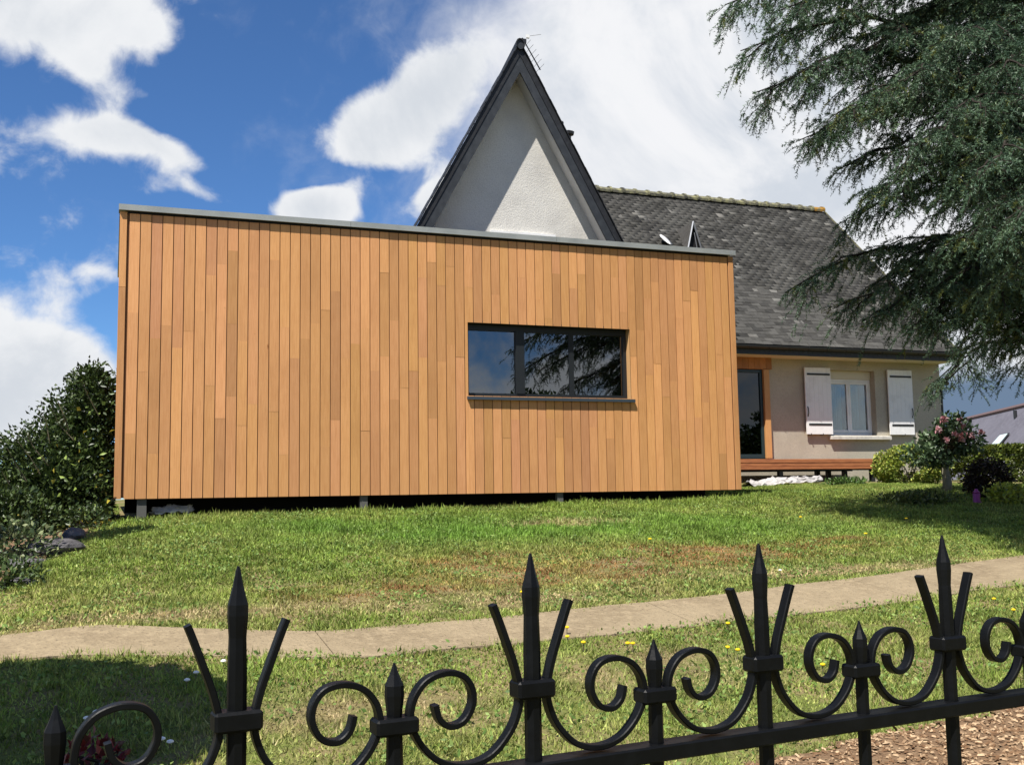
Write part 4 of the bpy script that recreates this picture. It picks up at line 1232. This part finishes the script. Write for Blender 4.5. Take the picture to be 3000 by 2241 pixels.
def flowers():
    yel = [(1528, 1760), (1660, 1866), (1661, 1893), (1708, 1909), (1838, 1911), (1853, 1912), (2345, 1525), (2132, 1853), (2131, 1932), (2161, 1939), (2536, 1580), (2912, 1776), (2970, 1820), (2410, 1980), (2655, 1530), (1904, 1600), (2780, 1330+50)]
    def flower(p, name, m, rr, label, cat, grp, h):
        z = float(ground_z(p[0], p[1])); o = empty(name, (p[0], p[1], z), label, cat, grp)
        MB().tube([(p[0], p[1], z-.01), (p[0]+.004, p[1], z+h)], .0025, 4).build('stalk', M['stem'], o)
        MB().lathe((p[0]+.004, p[1], z+h), [(rr*.4, 0), (rr, .006), (rr*.9, .012), (rr*.3, .016)], 10).build('flower_head', m, o)
    for i, (x, y) in enumerate(yel[:16]):
        p = ghit(x, y)
        yy = path_edges(p[0])
        flower(p, 'dandelion', M['yellowpetal'], .015 if p[1] < 9 else .019, 'small yellow dandelion standing in the grass', 'flower', 'dandelions in the lawn', .05)
    wh = [(278, 2125), (332, 2118), (471, 2193), (495, 2201), (545, 2030), (572, 2000), (652, 1960), (2285, 1687), (250, 2140)]
    for (x, y) in wh:
        flower(ghit(x, y), 'daisy', M['whitepetal'], .015, 'small white daisy standing in the grass', 'flower', 'daisies in the lawn', .035)


flowers()


# ------------------------------------------------------------------ cedar
def cedar():
    T0 = np.array([11.4, 9.2]); zg = float(ground_z(*T0)); r = np.random.default_rng(202)
    S = empty('cedar_tree', (T0[0], T0[1], zg), 'large blue-green cedar with drooping branches hanging in from the right', 'tree')
    MB().tube([(T0[0]+.05*math.sin(k), T0[1], zg-.1+k*.95) for k in range(15)], [.45-.028*k for k in range(15)], 12).build('trunk', M['bark'], S, smooth=True)
    # limb tips: (x, y, Y) silhouettes read off the outline of the crown, then the inner ones
    tips = [(2125, 15, 9.2), (2170, 150, 8.9), (2260, 40, 8.6), (2205, 275, 9.4), (2345, 215, 8.5), (2345, 410, 9.0), (2440, 340, 8.4), (2450, 500, 9.6), (2470, 650, 9.2), (2540, 570, 8.6),
            (2300, 858, 9.9), (2440, 905, 9.6), (2560, 930, 9.3), (2680, 950, 9.0), (2745, 985, 8.7), (2870, 900, 8.3), (2975, 975, 8.8), (3080, 1010, 8.0),
            (2600, 270, 7.8), (2660, 440, 7.6), (2740, 140, 7.6), (2760, 580, 7.8), (2800, 320, 7.2), (2830, 700, 7.4), (2900, 480, 6.8), (2940, 200, 7.2), (2930, 830, 7.4), (2980, 640, 6.6), (2640, 770, 9.2), (2760, 850, 8.6), (2830, 790, 9.4), (2670, 830, 9.6), (2905, 940, 9.2), (2640, 60, 9.2), (2520, 110, 9.7), (2480, -60, 8.6),
            (2850, 60, 9.8), (2900, 380, 9.6), (2420, -160, 9.0), (2680, -220, 8.0), (2850, -150, 7.6), (2900, -450, 8.0)]
    L_ = [at(*t) for t in tips]
    for k in range(9):       # limbs on the sides the photograph does not show
        an = r.uniform(-1.7, 1.7); rr = r.uniform(2.5, 4.2); L_.append(np.array([T0[0]+rr*math.cos(an), T0[1]+rr*math.sin(an), r.uniform(.8, 6.5)]))
    tw = MB(); B, Dv, Ln = [], [], []

    def dress(C, u0, l0, l1, gap):
        """twigs and hanging shoots along the wood C (polyline)"""
        seg = np.linalg.norm(np.diff(C, axis=0), axis=1); cum = np.concatenate([[0], np.cumsum(seg)]); Lm = cum[-1]
        s_ = u0*Lm; side = 1
        while s_ < Lm:
            u = s_/Lm; P = np.array([np.interp(s_, cum, C[:, i]) for i in range(3)]); P2 = np.array([np.interp(min(s_+.15, Lm), cum, C[:, i]) for i in range(3)]); P1 = np.array([np.interp(max(s_-.15, 0), cum, C[:, i]) for i in range(3)])
            d = P2-P1; d /= np.linalg.norm(d)+1e-9; sd = np.cross(d, (0, 0, 1)); sd /= np.linalg.norm(sd)+1e-9
            l2 = (l0+(l1-l0)*u)*r.uniform(.55, 1.25)
            d2 = d*r.uniform(.4, 1.0)+sd*side*r.uniform(.2, 1.0)+np.array([0, 0, r.uniform(-.7, .45)]); d2 /= np.linalg.norm(d2)
            m = max(2, int(l2/.075)); tt = np.linspace(0, 1, m+1)[1:]
            Q = P+d2*l2*tt[:, None]+np.array([0, 0, -1])*(.45*l2*tt**2)[:, None]
            tw.tube([P, Q[m//2], Q[-1]], [.004, .003, .0012], 3, caps=False)
            s2 = np.cross(d2, (0, 0, 1)); s2 /= np.linalg.norm(s2)+1e-9
            B.append(P); Dv.append(d2+np.array([0, 0, .0])); Ln.append(l2*1.1)
            for w in range(0, m, 2):
                for sg in (-1, 1):
                    if r.random() < .25: continue
                    d3 = d2*r.uniform(.5, 1.0)+s2*sg*r.uniform(.25, .8)+np.array([0, 0, r.uniform(-.55, .15)])
                    B.append(Q[w]); Dv.append(d3); Ln.append(r.uniform(.10, .22)*(1-.3*tt[w]))
            side = -side; s_ += gap*r.uniform(.6, 1.4)

    for e in L_:
        e = np.array(e); rad = np.hypot(*(e[:2]-T0)); st = np.array([T0[0], T0[1], max(e[2]+.02*rad+r.uniform(-.1, .4), zg+1.8)])
        n = 16; t = np.linspace(0, 1, n)[:, None]
        wob = np.stack([r.normal(0, .09, n), r.normal(0, .09, n), r.normal(0, .06, n)], 1)*np.sin(np.pi*t)
        C = st+(e-st)*t+np.array([0, 0, 1])*(.12*rad*np.sin(np.pi*t**1.3))+wob
        MB().tube(C, list(np.linspace(.055, .006, n)), 6).build('limb', M['bark'], S)
        dress(C, .40, .40, .20, .06)
        Lm = rad*1.1; u = .28; side = 1
        while u < .95:
            k = u*(n-1); i = int(k); P = C[i]+(C[min(i+1, n-1)]-C[i])*(k-i); d = C[min(i+2, n-1)]-C[max(i-1, 0)]; d = d/np.linalg.norm(d); sd = np.cross(d, (0, 0, 1)); sd /= np.linalg.norm(sd)
            l2 = (.35+1.25*(1-u))*r.uniform(.7, 1.15)
            d2 = d*r.uniform(.65, 1.0)+sd*side*r.uniform(.4, .95)+np.array([0, 0, r.uniform(-.18, .28)]); d2 /= np.linalg.norm(d2)
            q = np.linspace(0, 1, 7)[:, None]; Cb = P+d2*l2*q+np.array([0, 0, -1])*(.30*l2*q**2)+r.normal(0, .02, (7, 3))*q
            tw.tube(Cb, list(np.linspace(.014, .003, 7)), 4, caps=False)
            dress(Cb, .10, .38, .18, .065)
            side = -side; u += .26/Lm*r.uniform(.7, 1.4)
    B = np.array(B); Dv = unit(np.array(Dv)); Ln = np.array(Ln); n = len(B)
    MX = 34
    # needles: thin triangles set all round each hanging shoot
    a = Dv; s = unit(np.cross(a, r.normal(size=(n, 3)))); b = np.cross(a, s)
    nt = MX; t = (np.arange(nt)+.5)/nt
    V = np.empty((n, nt, 3, 3), np.float32)
    for k in range(nt):
        ph = k*2.399+r.uniform(0, 6.28, n); tk = np.clip(t[k]+r.normal(0, .02, n), 0, 1)
        root = B+a*(Ln*tk)[:, None]+np.array([0, 0, -1])*(.42*Ln*tk**2)[:, None]
        nd = unit(s*np.cos(ph)[:, None]+b*np.sin(ph)[:, None]+a*r.uniform(.2, 1.2, n)[:, None])
        ln = r.uniform(.024, .042, n)[:, None]; wv = unit(np.cross(nd, r.normal(size=(n, 3))))*r.uniform(.0034, .0060, n)[:, None]
        V[:, k, 0] = root-wv; V[:, k, 1] = root+wv; V[:, k, 2] = root+nd*ln
    V = V.reshape(-1, 3); F = np.arange(len(V)).reshape(-1, 3)
    tone = r.normal(0, .28, n); base = np.array([.046, .088, .050]); hi = np.array([.140, .215, .118]); yl = np.array([.12, .14, .035])
    kk = np.clip(.25+tone, 0, 1)[:, None]; c = base*(1-kk)+hi*kk; yy = (r.random(n) < .06)[:, None]; c = np.where(yy, yl, c)
    arrays_obj('crown', V, F, M['needle'], S, np.repeat(c.astype(np.float32), nt*3, 0))
    tw.build('twig', M['bark'], S)['kind'] = 'stuff'
    print('cedar shoots', n, 'tris', n*nt)


cedar()


# ------------------------------------------------------------------ rounded garden tree left of the picture: its shadow lies on the lawn
def round_tree():
    c = np.array([-2.15, 4.15]); zg = float(ground_z(*c)); r = np.random.default_rng(301)
    S = empty('clipped_tree', (c[0], c[1], zg), 'clipped round-headed tree just left of the picture, shading the lawn', 'tree')
    MB().tube([(c[0], c[1], zg-.1), (c[0]+.03, c[1], zg+1.0), (c[0], c[1], zg+2.3)], [.11, .09, .07], 10).build('trunk', M['bark'], S, smooth=True)
    fn = ellipsoid((c[0], c[1], zg+2.75), (1.50, 1.10, .85), .04, .45); P, O = fn(r, 38000)
    pal = np.array([(.05, .085, .025), (.08, .12, .035), (.035, .06, .02)])
    V, F, C = leaves(P, O, .11, .075, pal[r.integers(0, 3, len(P))]*r.uniform(.7, 1.3, (len(P), 1)), seed=302)
    arrays_obj('crown', V, F, M['leaf'], S, C)
    mb = MB()
    for k in range(10):
        e = P[r.integers(len(P))]; mb.tube([(c[0], c[1], zg+2.2), (c+e[:2])/2 if False else ((c[0]+e[0])/2, (c[1]+e[1])/2, zg+2.6), e], [.05, .03, .01], 6)
    mb.build('limb', M['bark'], S)


round_tree()


def slim_tree():
    c = np.array([-2.25, 9.0]); zg = float(ground_z(*c)); r = np.random.default_rng(311)
    S = empty('slim_tree', (c[0], c[1], zg), 'slim upright young tree just left of the picture in the planting bed', 'tree')
    MB().tube([(c[0], c[1], zg-.1), (c[0]+.03, c[1], zg+2.5), (c[0], c[1], zg+6.2)], [.06, .05, .012], 8).build('trunk', M['bark'], S, smooth=True)
    n = 5200; t = r.random(n); an = r.uniform(0, 6.28, n); rad = .30*np.sin(np.pi*np.clip(t, .04, 1))**.7*np.sqrt(r.random(n))
    P = np.stack([c[0]+rad*np.cos(an), c[1]+rad*np.sin(an), zg+1.6+4.8*t], 1); O = np.stack([np.cos(an), np.sin(an), np.full(n, .8)], 1)
    pal = np.array([(.05, .085, .025), (.08, .12, .035), (.035, .06, .02)])
    V, F, C = leaves(P, O, .07, .045, pal[r.integers(0, 3, n)]*r.uniform(.7, 1.3, (n, 1)), seed=312)
    arrays_obj('crown', V, F, M['leaf'], S, C)


slim_tree()


def street_trees():
    """trees across the street behind the photographer; the window panes mirror them"""
    r = np.random.default_rng(321); crown = trunk = None
    for i, (x, y, k) in enumerate([(2, -24, 1.0), (9, -27, 1.15), (15, -23, .9), (21, -28, 1.2), (27, -24, 1.0), (33, -21, 1.1), (-6, -26, 1.05), (39, -16, 1.15)]):
        S = empty('street_tree', (x, y, -1.5), 'broad leafy tree across the street behind the camera, mirrored in the panes', 'tree', 'trees across the street')
        if crown is None:
            P, O = [], []
            for c, rad in (((0, 0, 3.6), (2.6, 2.4, 1.8)), ((1.4, .4, 2.9), (1.8, 1.7, 1.3)), ((-1.5, -.3, 3.0), (1.9, 1.8, 1.4)), ((.2, 0, 4.8), (1.6, 1.5, 1.2))):
                p, o = ellipsoid(c, rad, .25, .6)(r, 2600); P.append(p); O.append(o)
            P = np.concatenate(P); O = np.concatenate(O); pal = np.array([(.05, .085, .025), (.08, .12, .035), (.035, .06, .02)])
            V, F, C = leaves(P, O, .28, .19, pal[r.integers(0, 3, len(P))]*r.uniform(.7, 1.3, (len(P), 1)), seed=322)
            crown = arrays_obj('crown', V, F, M['leaf'], None, C); trunk = MB().tube([(0, 0, -.1), (.08, 0, 1.5), (0, .05, 4.0)], [.22, .17, .06], 10).build('trunk', M['bark'], None, smooth=True)
            parts = (crown, trunk)
        else:
            parts = []
            for o in (crown, trunk):
                c = o.copy(); COL.objects.link(c); parts.append(c)
        for o in parts:
            o.parent = S; o.matrix_parent_inverse = Matrix.Identity(4); o.location = (0, 0, 0); o.scale = (k, k, k*.95); o.rotation_euler = (0, 0, i*1.9)


street_trees()


# ------------------------------------------------------------------ neighbour's house
def neighbour():
    d1 = ray(2830, 1230); d2 = ray(3000, 1190)
    hr = 3.6
    far = d1*(hr/d1[2]); near = d2*(hr/d2[2]); dr = near-far; dr[2] = 0; Lr = np.linalg.norm(dr); dr /= Lr
    near = far+dr*(Lr+5.5)
    side = np.array([dr[1], -dr[0], 0]);
    if side@np.array([-.7, -.7, 0]) < 0: side = -side
    N_ = empty('neighbour_house', tuple((far+near)/2-np.array([0, 0, hr+.5])), 'distant house with mauve-grey slate roof and white gable beyond the hedge', 'house')
    half, rise = 4.4, 4.4
    def pt(base, s, dz): return base+side*s+np.array([0, 0, dz])
    over = .35
    zero = np.zeros(3)
    for s in (1, -1):
        P = [pt(far-dr*over, 0, 0), pt(near+dr*over, 0, 0), pt(near+dr*over, s*(half+.3), -rise-.3), pt(far-dr*over, s*(half+.3), -rise-.3)]
        MB().extrude(P, (0, 0, -.16)).build('roof_slope', M['nbroof'], N_)
    MB().extrude([pt(far, half, -rise-.25), pt(far, -half, -rise-.25), pt(far, 0, -.25)], (near-far)).build('gable_wall', M['nbwall'], N_)
    MB().extrude([pt(far, half, -rise-.26), pt(near, half, -rise-.26), pt(near, -half, -rise-.26), pt(far, -half, -rise-.26)], (0, 0, -3.2)).build('wall', M['nbwall'], N_)
    n = 40
    for i in range(n):
        a = far-dr*over+(near-far+2*dr*over)*i/n; b = far-dr*over+(near-far+2*dr*over)*(i+.97)/n
        MB().tube([a+(0, 0, .03), b+(0, 0, .03)], .12, 6).build('ridge_tile', M['nbridge'], N_)
    # roof light: find where its sight lines meet the slope facing the camera
    nr = np.cross(dr, pt(zero, half, -rise)); nr /= np.linalg.norm(nr)
    if nr[2] < 0: nr = -nr
    def hit(px_, py_):
        d = ray(px_, py_); return d*((far@nr)/(d@nr))
    q = [hit(2910, 1308), hit(2935, 1280), hit(2957, 1275), hit(2930, 1308)]
    c = sum(q)/4; q2 = [c+(p-c)*1.18+nr*.05 for p in q]
    rl = MB().extrude(q2, nr*.05).build('roof_light', M['gutter'], N_)
    MB().extrude([p+nr*.102 for p in q], nr*.02).build('pane', M['skylight'], rl)
    p = hit(2975, 1225); MB().tube([p, p+np.array([0, 0, .35])], .08, 8).build('flue', M['gutter'], N_)


neighbour()
print('objects', len(bpy.data.objects), 'tris', sum(len(o.data.polygons) for o in bpy.data.objects if o.type == 'MESH'))
